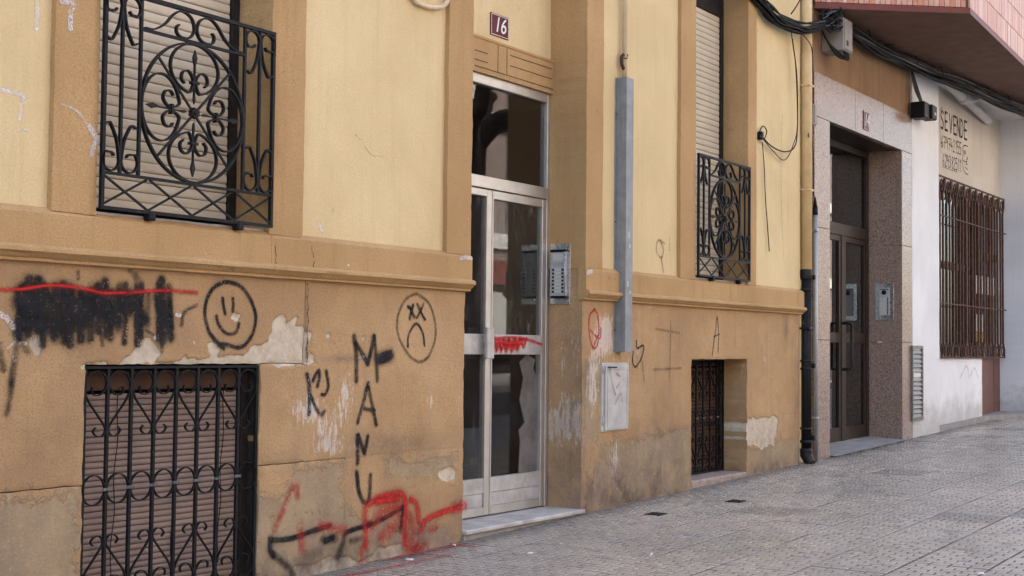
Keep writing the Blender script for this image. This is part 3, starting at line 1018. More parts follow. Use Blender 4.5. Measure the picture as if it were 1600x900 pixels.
zk = W(800, 765, DY)[1]
def leaf(x0, x1, wl, wr, tr, y, bp):
    lf = MB().box(x0, x0 + wl, y, y + .045, zst + .006, ztr0 - .004, .003)
    lf.box(x1 - wr, x1, y, y + .045, zst + .006, ztr0 - .004, .003)
    lf.box(x0 + wl, x1 - wr, y + .001, y + .044, ztr0 - .004 - tr, ztr0 - .004, .003)
    lf.box(x0 + wl, x1 - wr, y + .001, y + .044, zst + .006, zst + .06, .003)
    lo = lf.build('leaf', M['alu'], door)
    db('mid_rail', x0 + wl, x1 - wr, zm0, zm1, y - .004, y + .046, M['alupanel'])
    db('kick_panel', x0 + wl, x1 - wr, zst + .06, zk, y + .010, y + .034, M['alupanel'])
    db('lower_rail', x0 + wl, x1 - wr, zk + .001, zb1, y + .003, y + .042, M['alupanel'])
    db('glass_pane', x0 + wl, x1 - wr, zm1, ztr0 - .004 - tr, y + .020, y + .025, M['glass'], 0)
    return lo
leaf(DL + fr + .002, xm - .003, .04, .055, .045, DY + .008, 1)
leaf(xm, DR - fr - .003, .012, .045, .055, DY + .004, 1)
# lower panes
db('glass_pane', DL + fr + .042, xm - .058, zb1, zm0, DY + .028, DY + .033, M['glass'], 0)
db('glass_pane', xm + .012, DR - fr - .048, zb1, zm0, DY + .024, DY + .029, M['glassclear'], 0)
hx0, hx1 = W(760, 540, DY - .04)[0], W(771, 540, DY - .04)[0]
MB().box(hx0, hx1, DY - .05, DY - .02, W(765, 561, DY - .04)[1], W(765, 512, DY - .04)[1], .006).box(hx0 + .015, hx1 - .015, DY - .02, DY + .01, 1.15, 1.19).build('pull_handle', M['alupanel'], door)
# lintel above door with carved lines
zl1 = W(745, 58, DY - .02)[1]
lint = slab('lintel', DL, DR, zt, zl1, DY - .025, .10, M['ochre'], B16, .03, .002, .001, worn=False)
lx = lambda px, py: W(px, py, DY - .025)
for (a, b) in (((742, 78), (762, 84)), ((742, 92), (762, 98)), ((797, 86), (862, 108)), ((797, 102), (862, 124)), ((742, 106), (864, 136))):
    p0, p1 = lx(*a), lx(*b)
    zc = (p0[1] + p1[1]) / 2
    MB().box(p0[0], p1[0], DY - .0275, DY - .022, zc - .0025, zc + .0025).build('carved_line', M['mortar'], lint)
for px in (778, 792):
    p0 = lx(px, 90)
    MB().box(p0[0] - .002, p0[0] + .002, DY - .0272, DY - .022, zt + .03, zl1 - .01).build('carved_line', M['mortar'], lint)
slab('render_panel', DL, DR, zl1 + .0, TOP, DY, .1, M['yellow'], B16, .05, .002, .001, worn=False)
MB().box(DL, DR, DY - .03, DY + .02, zl1 - .004, zl1 + .016, .004).build('lintel_fillet', M['ochre'], B16)
# dark hall behind the door
m = MB()
x0, x1, y0, y1, z0, z1 = DL - .3, DR + .9, DY + .065, 3.6, .05, 2.95
m.add([(x0, y0, z0), (x1, y0, z0), (x1, y1, z0), (x0, y1, z0), (x0, y0, z1), (x1, y0, z1), (x1, y1, z1), (x0, y1, z1)],
      [(0, 1, 2, 3), (4, 7, 6, 5), (0, 3, 7, 4), (1, 5, 6, 2), (3, 2, 6, 7)])
m.build('hall', M['hall'], B16, fix=False)
# torn grey lining sheet standing just inside the glass
pts = [(823, 553), (812, 566), (818, 590), (812, 625), (820, 660), (811, 672), (813, 690), (810, 742), (842, 742), (842, 600), (833, 575), (836, 562)]
MB().prism([W(x, y, DY + .034) for x, y in pts], DY + .033, DY + .040).build('torn_lining', M['hallwall'], B16)
# marble doorstep
st = bpy.data.objects.new('doorstep', None)
COL.objects.link(st)
st.parent = B16
MB().box(DL + .002, DR + .01, -.03, .34, .034, .061, .006).build('tread', M['marble'], st)
MB().box(DL + .004, DR, -.008, .33, -.1, .0335).build('riser', M['concrete'], st)

# ---- plates, bells and boxes on the walls
def font_mesh(txt, size, shear=0.0, ext=.0008):
    cu = bpy.data.curves.new('txt', 'FONT')
    cu.body = txt
    cu.size = size
    cu.shear = shear
    cu.extrude = ext
    cu.align_x = 'CENTER'
    cu.align_y = 'CENTER'
    ob = bpy.data.objects.new('txt', cu)
    COL.objects.link(ob)
    bpy.context.view_layer.update()
    me = bpy.data.meshes.new_from_object(ob.evaluated_get(bpy.context.evaluated_depsgraph_get()))
    bpy.data.objects.remove(ob)
    return me
def plate(cx, cz, y, wd, hg, txt, label):
    t = thing('number_plate', label, 'number plate', 'house number plates', (cx, y, cz))
    MB().box(-wd / 2, wd / 2, -.004, .004, -hg / 2, hg / 2, .002).build('panel', M['maroon'], t)
    b = .006
    for (xa, xb, za, zb) in ((-wd / 2 + b, wd / 2 - b, hg / 2 - b - .003, hg / 2 - b), (-wd / 2 + b, wd / 2 - b, -hg / 2 + b, -hg / 2 + b + .003),
                             (-wd / 2 + b, -wd / 2 + b + .003, -hg / 2 + b + .004, hg / 2 - b - .004), (wd / 2 - b - .003, wd / 2 - b, -hg / 2 + b + .004, hg / 2 - b - .004)):
        MB().box(xa, xb, -.0052, -.0035, za, zb).build('border_line', M['enamel'], t)
    for sx in (-1, 1):
        MB().tube([(sx * (wd / 2 - .011), -.007, 0), (sx * (wd / 2 - .011), -.003, 0)], .004, 8).build('screw', M['rust'], t)
    me = font_mesh(txt, hg * .98, .22)
    o = link('number', me, M['enamel'], t)
    o.rotation_euler = (math.pi / 2, 0, 0)
    o.location = (0, -.0055, 0)
    o.scale = (.95 if wd > .2 else .72, 1, 1)
p0, p1 = W(766, 19, DY), W(793, 63, DY)
plate((p0[0] + p1[0]) / 2, (p0[1] + p1[1]) / 2 + .0, DY - .004, .205, .145, '16', 'maroon enamel house number plate reading 16 above the street door')

def bell_panel(x, ya, yb, za, zb, rows, cols2, label, big):
    """door-bell panel on a jamb facing -X; ya deeper, yb nearer the street"""
    t = thing('intercom', label, 'intercom', 'door intercoms', (x, (ya + yb) / 2, za))
    hw, H = abs(ya - yb) / 2, zb - za
    MB().box(-.006, .004, -hw, hw, 0, H, .002).build('back_plate', M['steel'], t)
    iw = hw * (.72 if not big else .56)
    z0, z1 = H * .13, H * .87
    d = .028 if not big else .012
    MB().box(-.006 - d, -.0055, -iw, iw, z0, z1, .003).build('body', M['greypanel'], t)
    f = -.006 - d
    if not big:
        MB().box(f - .006, f + .012, -iw - .002, iw + .002, z1 - .006, z1 + .012, .002).build('hood', M['blackplastic'], t)
        MB().box(f - .003, f + .012, -iw, iw, z0 - .014, z0 + .002, .002).build('lower_trim', M['blackplastic'], t)
        MB().box(f - .001, f + .004, -iw * .68, iw * .72, z1 - .062, z1 - .018).build('name_card', M['label'], t)
        for q in range(7):
            for s in range(4):
                MB().box(f - .0006, f + .002, -iw * .7 + q * iw * .2, -iw * .7 + q * iw * .2 + .004, z1 - .078 - s * .007, z1 - .075 - s * .007).build('speaker_slot', M['blackplastic'], t)
        ph = (z1 - .11 - z0 - .02) / rows
        for r_ in range(rows):
            zc = z0 + .022 + r_ * ph
            MB().box(f - .002, f + .003, -iw * .40, iw * .45, zc, zc + ph * .66, .001).build('name_card', M['label'], t)
            for s in (-1, 1):
                MB().box(f - .003, f + .003, s * iw * .66 - iw * .14, s * iw * .66 + iw * .14, zc + .001, zc + ph * .6, .001).build('button', M['blackplastic'], t)
        MB().tube([(f - .003, -iw * .98, z0), (f - .003, -iw * .98, z1)], .003, 6).build('edge_strip', M['steel'], t)
    else:
        MB().tube([(f - .004, 0, z1 - .05), (f + .003, 0, z1 - .05)], .026, 18).build('camera_eye', M['blackplastic'], t)
        MB().box(f - .001, f + .003, -iw * .8, iw * .8, z1 - .02, z1 - .012).build('speaker_slot', M['blackplastic'], t)
        ph = (z1 - .10 - z0 - .01) / rows
        for r_ in range(rows):
            zc = z0 + .012 + r_ * ph
            MB().box(f - .0015, f + .003, -iw * .45, iw * .78, zc, zc + ph * .62).build('name_card', M['label'], t)
            MB().box(f - .003, f + .003, -iw * .82, -iw * .58, zc, zc + ph * .62, .001).build('button', M['blackplastic'], t)
    return t
bell_panel(DR - .008, .250, .092, 1.415, 1.822, 7, True, 'grey metal intercom with seven name labels on the ochre door jamb', False)

# white meter cabinet door
mx0, mz1 = W(945, 567, -.02)
mx1 = W(983, 567, -.02)[0]
mz0 = W(960, 674, -.02)[1]
t = thing('meter_cabinet', 'scuffed white metal meter cabinet door below the grey channel', 'cabinet', None, (mx0, 0, mz0))
Wd, Hd = mx1 - mx0, mz1 - mz0
MB().box(-.02, Wd, -.012, .03, 0, Hd, .004).build('frame', M['meterbox'], t)
MB().box(.006, Wd - .012, -.026, -.0125, .010, Hd - .016, .004).build('door', M['meterbox'], t)
m = MB()
for (a, b, c_, d_) in ((.028, Wd - .034, .030, .036), (.028, Wd - .034, Hd - .044, Hd - .038), (.028, .034, .037, Hd - .045), (Wd - .040, Wd - .034, .037, Hd - .045)):
    m.box(a, b, -.0295, -.0265, c_, d_, .001)
m.build('raised_moulding', M['meterbox'], t)
for zz in (.05, Hd - .07):
    MB().tube([(-.012, -.018, zz), (-.012, -.018, zz + .05)], .007, 8).build('hinge', M['meterbox'], t)
MB().box(.03, .16, -.0272, -.0255, Hd - .036, Hd - .026).build('slot', M['blackplastic'], t)
METER = t
METER_MARKS = [(([(963, 584), (968, 588)], 7), 'sprayredhaze'), (([(967, 598), (963, 606)], 5), 'sprayredhaze'), (([(960, 632), (970, 614), (972, 628)], 4), 'stainfaint'), (([(952, 574), (956, 600), (961, 616)], 8), 'stainfaint')]

# galvanised cable channel with conduit
chz1, chz0 = W(980, 123, -.05)[1], W(980, 550, -.05)[1]
t = thing('cable_channel', 'tall galvanised grey metal cable channel fixed to the facade', 'cable channel', None, (8.10, 0, chz0))
CHX0, CHX1, CHD = 0, .10, -.082
Hc = chz1 - chz0
m = MB()
prof = [(.0, .004), (.0, CHD), (CHX1, CHD), (CHX1, .004)]
m.box(0, .003, CHD, .004, 0, Hc, .0008).box(.0031, CHX1 - .0031, CHD, CHD + .003, 0, Hc, .0008).box(CHX1 - .003, CHX1, CHD, .004, 0, Hc, .0008)
m.build('channel', M['galv'], t)
MB().box(-.022, -.0005, -.004, .004, 0.0, Hc, .001).build('flange', M['galv'], t)
for zz in (.15, .9, 1.65):
    MB().tube([(-.011, -.008, zz), (-.011, -.003, zz)], .006, 6).build('bolt', M['rust'], t)
for (fx, fz, hw, hh, mm) in ((.03, .79, .016, .02, 'paper'), (.045, .72, .012, .014, 'paper'), (.02, .45, .012, .02, 'paper'), (.05, .40, .014, .012, 'paper')):
    MB().box(fx, fx + 2 * hw, CHD - .0008, CHD + .001, fz, fz + 2 * hh).build('sticker', M[mm], t)
t = thing('wall_conduit', 'cream painted conduit rising above the grey cable channel', 'conduit', None, (8.15, -.035, chz1))
MB().tube([(.0, 0, -.05), (.0, 0, TOP - chz1)], .018, 12).build('pipe', M['cream'], t)
MB().tube([(-.02, -.004, .14), (0, -.022, .14), (.02, -.004, .14), (.03, .03, .14)], .004, 6).build('clip', M['rust'], t)
t = thing('rusty_hook', 'small rusty iron hook on the yellow wall by the cream conduit', 'hook')
hp = [W(968 + a, 82 + b, -.03) for a, b in ((9, 5), (6, 4), (3, 6), (2, 14), (3, 20), (6, 27))]
MB().tube(cr([(x, -.035, z) for x, z in hp], 5), .012, 8).build('hook', M['rust'], t)
MB().tube([(hp[0][0], .01, hp[0][1]), (hp[0][0], -.05, hp[0][1])], .009, 8).build('spike', M['rust'], t)

# drainpipe: painted above, cast iron below
dx = 11.53
t = thing('drainpipe', 'drainpipe, yellow above and black cast iron below, at the building corner', 'drainpipe', None, (dx, -.03, gz(dx)))
r0 = .052
zc0 = W(1256, 420, -.03)[1] - gz(dx)
MB().tube([(0, 0, zc0 - .03), (0, 0, TOP)], r0, 20).build('upper_pipe', M['yellowpipe'], t)
MB().tube([(0, 0, .10), (0, 0, zc0 - .02)], r0 * .84, 20).build('lower_pipe', M['castiron'], t)
for k_ in range(10):
    an = math.pi * (.05 + k_ / 10) + math.pi
    MB().tube([(r0 * .85 * math.cos(an), r0 * .85 * math.sin(an), .12), (r0 * .85 * math.cos(an), r0 * .85 * math.sin(an), zc0 - .06)], .004, 5).build('flute', M['castiron'], t)
for zz, hh in ((zc0 - .10, .11), (zc0 - .20, .022), ((zc0) * .48, .02), (zc0 * .48 + .07, .02), (.30, .02), (.18, .03), (.085, .05)):
    MB().tube([(0, 0, zz), (0, 0, zz + .2 * hh), (0, 0, zz + .8 * hh), (0, 0, zz + hh)], [r0 * .92, r0 * 1.06, r0 * 1.06, r0 * .92], 20).build('collar', M['castiron'], t)
for zz in (zc0 - .07, zc0 * .48 + .04, .23):
    MB().box(.02, .05, -r0 - .022, -r0 + .015, zz - .025, zz + .02, .008).build('ornament', M['castiron'], t)
MB().tube([(0, 0, .13), (0, 0, .08), (.0, -.03, .02), (0, -.05, -.01)], [r0, r0 * 1.05, r0 * .95, r0 * .9], 16).build('shoe', M['castiron'], t)
for zz in (3.4, 2.45, 1.2):
    MB().box(-r0 - .004, r0 + .004, -r0 - .003, .06, zz, zz + .020, .004).build('bracket', M['yellowpipe'] if zz > zc0 else M['castiron'], t)

cxx, czz = 11.775, W(1272, 332, -.02)[1]
t = thing('steel_conduit', 'slim grey steel conduit beside the drainpipe', 'conduit', None, (cxx, -.02, gz(cxx)))
hz = czz - gz(cxx)
MB().tube([(.02, 0, -.02), (.008, 0, hz * .5), (0, 0, hz)], .021, 12).build('pipe', M['galvpipe'], t)
MB().tube([(0, 0, hz - .02), (0, 0, hz + .05)], .024, 12).build('sleeve', M['blackplastic'], t)
MB().tube([(0, 0, hz + .05), (0, 0, hz + .14)], [.021, .007], 12).build('boot', M['cable'], t)
for zz in (.38, hz - .17):
    MB().box(-.03, .03, -.026, .055, zz, zz + .02, .003).build('clip', M['galvpipe'], t)

# ---- wrought iron
def spiral(cx, cz, r0_, r1_, a0, a1, n=18):
    return [(cx + (r0_ + (r1_ - r0_) * i / n) * math.cos(a0 + (a1 - a0) * i / n), cz + (r0_ + (r1_ - r0_) * i / n) * math.sin(a0 + (a1 - a0) * i / n)) for i in range(n + 1)]

def upper_grille(x0, x1, z0, label):
    """balconet grille: side scroll panels, ring with four fleur scrolls, lattice base"""
    w_, h_ = x1 - x0, .93
    t = thing('window_grille', label, 'window grille', 'ornate window grilles', (x0, -.045, z0))
    I = M['iron']
    def P(name, m): return m.build(name, I, t)
    ya, yb = -.010, .010
    zm, zu, ztp = .148, .790, .930
    s1, s2 = .099, .198
    P('rail', MB().box(0, w_, ya, yb, -.007, .007))
    P('rail', MB().box(0, w_, ya + .002, yb - .002, zm - .006, zm + .006))
    P('rail', MB().box(0, w_, ya, yb, ztp - .008, ztp + .008))
    P('rail', MB().box(s2, w_ - s2, ya + .002, yb - .002, zu - .006, zu + .006))
    for x in (.008, w_ - .008):
        P('upright', MB().box(x - .008, x + .008, ya + .001, yb - .001, .0075, ztp - .0085))
    for x in (s1, s2, w_ - s1, w_ - s2):
        P('upright', MB().box(x - .0065, x + .0065, ya + .003, yb - .003, zm + .0065, ztp - .0085))
    # lattice base
    n = 4
    for i in range(n):
        a, b = w_ * i / n, w_ * (i + 1) / n
        P('lattice_bar', MB().bar([(a + .006, zm - .008), (b - .004, .008)], .009, -.008, .000))
        P('lattice_bar', MB().bar([(a + .006, .008), (b - .004, zm - .008)], .009, .0005, .008))
    for fx in (.27, .79):
        P('foot', MB().box(w_ * fx - .02, w_ * fx + .02, ya - .006, .03, -.035, .004, .006))
    # side scrolls
    for xc in (s1, w_ - s1):
        for s in (-1, 1):
            for top in (0, 1):
                zb = ztp - .012 if top else zm + .010
                d = -1 if top else 1
                def tr(pts): return [(xc + s * u, zb + d * v) for u, v in pts]
                # C from inner curl, round the bottom, up along the upright, flaring out with a hooked tip
                cc = spiral(.052, .055, .012, .036, -2.6, 2.35, 14)[::1]
                path = [(.052 + .018 * math.cos(a), .062 + .018 * math.sin(a)) for a in np.linspace(4.2, 1.2, 6)]
                big = [(.050 + .045 * math.cos(a), .046 + .045 * math.sin(a)) for a in np.linspace(.9, -3.1, 16)]
                end = [(.010, .085), (.022, .14), (.050, .195), (.062, .205), (.082, .196)]
                pts = path[2:] + big + cr([big[-1]] + end, 4)[1:]
                P('scroll', MB().bar(tr(pts), .0075, ya + .001, yb - .001))
    # S-scrolls on top of the ring
    cx = w_ / 2
    for s in (-1, 1):
        pts = [(.105, .872), (.090, .905), (.112, .915)]
        pth = cr([(.125, .885), (.105, .908), (.078, .895), (.068, .862), (.055, .838)], 4)
        S_ = cr([(.098, .852), (.112, .838), (.108, .812), (.082, .799), (.034, .806), (.008, .846), (.026, .896), (.080, .916), (.130, .892), (.180, .838), (.240, .803), (.290, .799)], 6)
        P('scroll', MB().bar([(cx + s * u, v) for u, v in S_], .0075, ya + .001, yb - .001))
    # ring
    R = (zu - zm) / 2 - .008
    Rx = min(R, w_ / 2 - s2 - .008)
    cz = (zu + zm) / 2
    P('ring', MB().bar([(cx + Rx * math.cos(a), cz + R * math.sin(a)) for a in np.linspace(0, 2 * math.pi, 65)], .009, ya, yb))
    q = .7071
    for s in (-1, 1):
        P('cross_bar', MB().bar([(cx - Rx * q, cz - s * R * q), (cx + Rx * q, cz + s * R * q)], .010, -.004 - .006 * (s > 0), .004 - .006 * (s > 0)))
    # four fleur scrolls
    asp = Rx / R
    for k_ in range(4):
        an = k_ * math.pi / 2
        ca, sa = math.cos(an), math.sin(an)
        def tr(u, v): return (cx + (u * ca - v * sa) * asp, cz + u * sa + v * ca)
        for s in (-1, 1):
            # from the ring tip, round the small circle, inwards and curling back out
            ra, rb, cu = .112, .148, R - .114
            L = [(cu + ra * math.cos(a_), rb * math.sin(a_)) for a_ in np.linspace(.02, 2.75, 22)]
            L += cr([L[-1], (cu - .108, .028), (cu - .066, .008), (cu - .036, .014), (cu - .012, .042), (cu - .024, .074), (cu - .054, .080), (cu - .072, .062)], 5)[1:]
            P('scroll', MB().bar([tr(u, s * v) for u, v in L], .0075, ya + .001, yb - .001))
        sp = [(cu + .088, 0), (cu + .052, .013), (cu + .018, .004), (cu - .10, .003), (cu - .14, .006), (cu - .158, 0), (cu - .14, -.006), (cu - .10, -.003), (cu + .018, -.004), (cu + .052, -.013)]
        P('spear', MB().prism([tr(u, v) for u, v in sp], -.005, .005))
        P('collar', MB().prism([tr(u, v) for u, v in ((cu - .068, -.022), (cu - .056, -.022), (cu - .056, .022), (cu - .068, .022))], ya - .003, yb + .003))
    ro = [(cx + (.027 if i % 2 else .020) * math.cos(i * math.pi / 8), cz + (.027 if i % 2 else .020) * math.sin(i * math.pi / 8)) for i in range(16)]
    P('rosette', MB().prism(ro, ya - .006, yb).prism([(cx + .011 * math.cos(i * math.pi / 4), cz + .011 * math.sin(i * math.pi / 4)) for i in range(8)], ya - .012, ya - .0061))
    return t
zg = W(286, 338, -.045)[1]
upper_grille(W1a + .004, W1b - .003, zg, 'ornate black iron grille over beige shutter left of the street door')
upper_grille(W2a + .004, W2b - .003, zg, 'ornate black iron grille on the upper window beside the drainpipe')

def low_grille(x0, x1, z0, z1, y, label):
    w_, h_ = x1 - x0, z1 - z0
    t = thing('basement_grille', label, 'window grille', 'scrolled basement grilles', (x0, y, z0))
    I = M['iron']
    def P(name, m): return m.build(name, I, t)
    n = 8
    c = w_ / n
    ya, yb = -.007, .007
    for i in range(n + 1):
        xx = min(max(i * c, .007), w_ - .007)
        P('upright', MB().box(xx - .007, xx + .007, -.007, .007, .012, h_ - .012))
    P('rail', MB().box(0, w_, ya, yb, 0, .012))
    P('rail', MB().box(0, w_, ya, yb, h_ - .011, h_))
    zc = h_ * .485
    for i in range(n):
        P('ring', MB().bar([(c * (i + .5) + c * .46 * math.cos(a), zc + .062 * math.sin(a)) for a in np.linspace(0, 2 * math.pi, 33)], .0045, ya, yb))
        if 0 < i:
            MB().box(c * i - .021, c * i + .021, ya - .006, -.0075, zc - .007, zc + .007, .002).build('collar', M['wornzinc'], t)
    def heart(flip):
        for i in range(n):
            s = 1 if i % 2 == 1 else -1          # V bars are the odd ones
            xb = c * (i if s > 0 else i + 1)
            L = cr([(.62, .075), (.66, .092), (.56, .108), (.34, .110), (.14, .088), (.05, .058), (.14, .026), (.42, .008), (.74, .018), (.92, .048), (.94, .085), (.80, .130), (.42, .190), (.12, .238), (.07, .262), (.22, .284), (.44, .280), (.56, .262), (.46, .246)], 5)
            pts = [(xb + s * u * c, (h_ - .012 - v) if not flip else (.012 + v)) for u, v in L]
            P('scroll', MB().bar(pts, .0045, ya + .001, yb - .001))
    heart(False)
    heart(True)
    return t
low_grille(W1a - .008, W1b - .014, gz(4.1) + .062, JZ1 - .008, .018, 'black scrolled iron grille over the brown slatted basement window')
low_grille(W2a + .004, W2b + .046, gz(9.8) + .05, JZ1 + .006, .212, 'black scrolled iron grille set deep in the basement window by the drainpipe')

# ---- paint marks on the walls
def strokes(name, items, Y, mat, label, parent=B16, layer=0, plane='wall'):
    """items: list of (points in wall x,z ; width m); each stroke is a piece of the mark"""
    top = bpy.data.objects.new(name, None)
    COL.objects.link(top)
    top.parent = parent
    top['label'] = label
    def unit(a, b):
        d = math.hypot(b[0] - a[0], b[1] - a[1]) or 1
        return (b[0] - a[0]) / d, (b[1] - a[1]) / d
    for q, (pts, wd) in enumerate(items):
        vs, fs, uvs = [], [], []
        P = cr(pts, 7)
        h = wd / 2 * 1.5
        u0, u1 = unit(P[1], P[0]), unit(P[-2], P[-1])
        ext = [(P[0][0] + u0[0] * h * k_, P[0][1] + u0[1] * h * k_, k_) for k_ in (1, .5)] + [(p[0], p[1], 0) for p in P] + \
              [(P[-1][0] + u1[0] * h * k_, P[-1][1] + u1[1] * h * k_, k_) for k_ in (.5, 1)]
        off = .0024 + .0004 * (q % 5) + .0011 * layer
        for i, (x, z, e) in enumerate(ext):
            ux, uz = unit(ext[max(i - 1, 0)], ext[min(i + 1, len(ext) - 1)])
            for k_, v in ((-1, 0), (0, .5), (1, 1)):
                X, Z = x - uz * h * k_, z + ux * h * k_
                if plane == 'wall':
                    vs.append((X, Y - off - float(wob(X, Z)), Z))
                else:
                    vs.append((X, Z, gz(X) + off + .001))
                uvs.append((e, v))
        for i in range(len(ext) - 1):
            for k_ in range(2):
                fs.append((i * 3 + k_, i * 3 + 3 + k_, i * 3 + 4 + k_, i * 3 + 1 + k_))
        me = bpy.data.meshes.new('paint_stroke')
        me.from_pydata(vs, [], fs)
        ul = me.uv_layers.new(name='UVMap')
        for lp in me.loops:
            ul.data[lp.index].uv = uvs[lp.vertex_index]
        link('paint_stroke', me, mat, top)
    return top
PXM = 1 / 345.0                              # metres per photo pixel near the left dado
def g_(fn, lst, sc, Y=0.0):
    return [(wp(fn, pts, Y), wd * sc * 1.3) for pts, wd in lst]
s5, s6, s7, s8 = PXM / 4.284, PXM / 4.092, PXM / 4.09, PXM / 4.284

strokes('graffiti', g_(c6, [
    ([(200, 592), (150, 540), (105, 480), (80, 380), (90, 290), (130, 210), (190, 172), (240, 168), (310, 195), (365, 265), (400, 350), (405, 420), (385, 500), (340, 565), (290, 585), (235, 570), (190, 560)], 28),
    ([(195, 272), (200, 320), (210, 368)], 24), ([(258, 272), (262, 310), (257, 355)], 24),
    ([(155, 382), (165, 430), (200, 480), (245, 500), (285, 480), (298, 432)], 24)], s6 * 1.1), 0, M['sprayblack'], 'black spray painted smiling face')
strokes('graffiti', g_(ident, [
    ([(650, 459), (636, 465), (625, 482), (620, 500), (622, 525), (634, 549), (648, 563), (660, 564), (672, 552), (680, 525), (678, 497), (668, 472), (652, 460)], 8.5)], PXM), 0, M['sprayhaze'], 'outline of the sad face', layer=1)
c5b = lambda x, y: (420 + x / 3.461, 300 + y / 3.461)
strokes('graffiti', g_(c5b, [
    ([(750, 835), (755, 770), (795, 712), (830, 760), (840, 830)], 20),
    ([(750, 620), (768, 640), (760, 684)], 26), ([(778, 612), (770, 645), (785, 676)], 26), ([(800, 605), (820, 650), (842, 690)], 20), ([(832, 608), (815, 650), (797, 680)], 20)], PXM / 3.461), 0, M['sprayblack'], 'crossed eyes and frowning mouth of the sad face')
strokes('graffiti', g_(c7, [
    ([(378, 105), (392, 220), (394, 385)], 30), ([(385, 140), (440, 230), (465, 275)], 26), ([(465, 278), (490, 180), (505, 105)], 28), ([(505, 105), (518, 240), (528, 385)], 26),
    ([(535, 250), (572, 232), (608, 222)], 62), ([(548, 258), (590, 245)], 40),
    ([(470, 405), (440, 520), (402, 655)], 24), ([(470, 425), (500, 560), (522, 668)], 24), ([(432, 562), (510, 580)], 20)], s7 * 1.55) + g_(c8, [
    ([(632, -40), (635, 60), (634, 142)], 28), ([(640, -40), (668, 40), (682, 74)], 26), ([(682, 74), (696, 20), (703, -35)], 26),
    ([(630, 205), (645, 330), (682, 408), (712, 385), (722, 225)], 28)], s8 * 1.55), 0, M['sprayblack'], 'black sprayed letters M A N U running downwards', layer=1)
strokes('graffiti', g_(c7, [
    ([(80, 350), (95, 420), (93, 600)], 26), ([(118, 385), (152, 322), (158, 370), (145, 422)], 22), ([(100, 480), (140, 570), (172, 605), (188, 585)], 22),
    ([(200, 325), (213, 420), (195, 472), (172, 476)], 20)], s7 * 1.45), 0, M['sprayblack'], 'short black tag with hooked strokes')
strokes('graffiti', g_(c7, [
    ([(330, 430), (332, 550), (328, 655)], 42), ([(95, 370), (92, 500), (90, 690)], 34), ([(30, 400), (28, 520), (30, 650)], 30), ([(212, 575), (215, 700)], 22),
    ([(265, 572), (258, 690)], 18), ([(215, 640), (270, 628)], 12), ([(165, 705), (175, 822)], 22), ([(208, 805), (238, 712), (245, 815), (270, 702)], 14),
    ([(305, 105), (303, 270)], 9), ([(303, 320), (303, 420)], 9), ([(470, 340), (480, 400)], 26), ([(455, 460), (405, 680)], 14), ([(395, 240), (450, 235)], 26), ([(698, 420), (700, 700), (690, 850)], 14)], s7),
    0, M['chalk'], 'white chalk scribbles', layer=2)
B = lambda x0, y0, x1, y1, wd: ([(x0, y0), ((x0 + x1) / 2 + random.uniform(-5, 5), (y0 + y1) / 2), (x1, y1)], wd)
strokes('graffiti', g_(c5, [
    B(140, 260, 130, 590, 60), B(190, 200, 185, 570, 66), B(250, 205, 255, 530, 70), B(290, 240, 282, 640, 56), B(365, 250, 362, 585, 66), B(420, 240, 425, 600, 74),
    B(470, 260, 466, 630, 70), B(535, 300, 540, 600, 66), B(600, 275, 603, 600, 60), B(650, 250, 655, 540, 66), B(700, 215, 718, 570, 66), B(738, 290, 738, 590, 50),
    B(800, 250, 790, 520, 66), B(838, 235, 830, 620, 50), B(912, 245, 918, 632, 56), B(945, 235, 940, 580, 54), B(1060, 230, 1058, 600, 56), B(1080, 200, 1085, 620, 64), B(1128, 250, 1142, 595, 56),
    ([(150, 330), (350, 380), (560, 400)], 170), ([(150, 480), (350, 500), (560, 470)], 130), ([(600, 360), (700, 420), (740, 440)], 150), ([(650, 300), (800, 330), (860, 400)], 110), ([(860, 300), (930, 420), (960, 470)], 90), ([(1060, 330), (1100, 450), (1110, 540)], 110), ([(180, 260), (300, 300)], 90)], s5 * 1.12), 0,
    M['spraysmear'], 'broad black scribbled-out lettering', layer=1)
strokes('graffiti', g_(c5, [
    ([(882, 100), (870, 140)], 60), ([(900, 170), (910, 188)], 74), ([(515, 150), (515, 195)], 34), ([(1208, 510), (1228, 420), (1310, 372)], 40), ([(105, 660), (90, 760), (70, 900)], 60),
    ([(75, 880), (62, 1000), (40, 1100)], 50), ([(985, 290), (985, 500)], 60), ([(1075, 610), (1078, 680)], 40), ([(670, 560), (682, 640)], 40), ([(100, 560), (180, 680)], 60), ([(-10, 640), (20, 800)], 60), ([(975, 540), (1020, 570)], 30)], s5), 0,
    M['sprayhaze'], 'faint black overspray and drips', layer=2)
strokes('graffiti', g_(c5, [
    ([(-60, 270), (0, 268), (130, 265), (330, 240), (520, 255), (680, 290), (760, 290), (900, 285), (1030, 275), (1150, 275), (1310, 288)], 29)], s5), 0, M['sprayred'], 'long red sprayed line across the black scribble', layer=4)
strokes('graffiti', g_(c8, [
    ([(690, 690), (686, 560), (690, 450), (750, 390), (860, 350), (930, 352), (952, 420), (945, 560), (962, 680)], 66),
    ([(990, 385), (1030, 425), (1042, 530)], 62), ([(1052, 605), (1090, 525), (1200, 472), (1352, 430)], 62), ([(760, 400), (900, 380)], 70)], s8 * 1.15), 0, M['sprayred'], 'red sprayed arch and swash near the ground', layer=2)
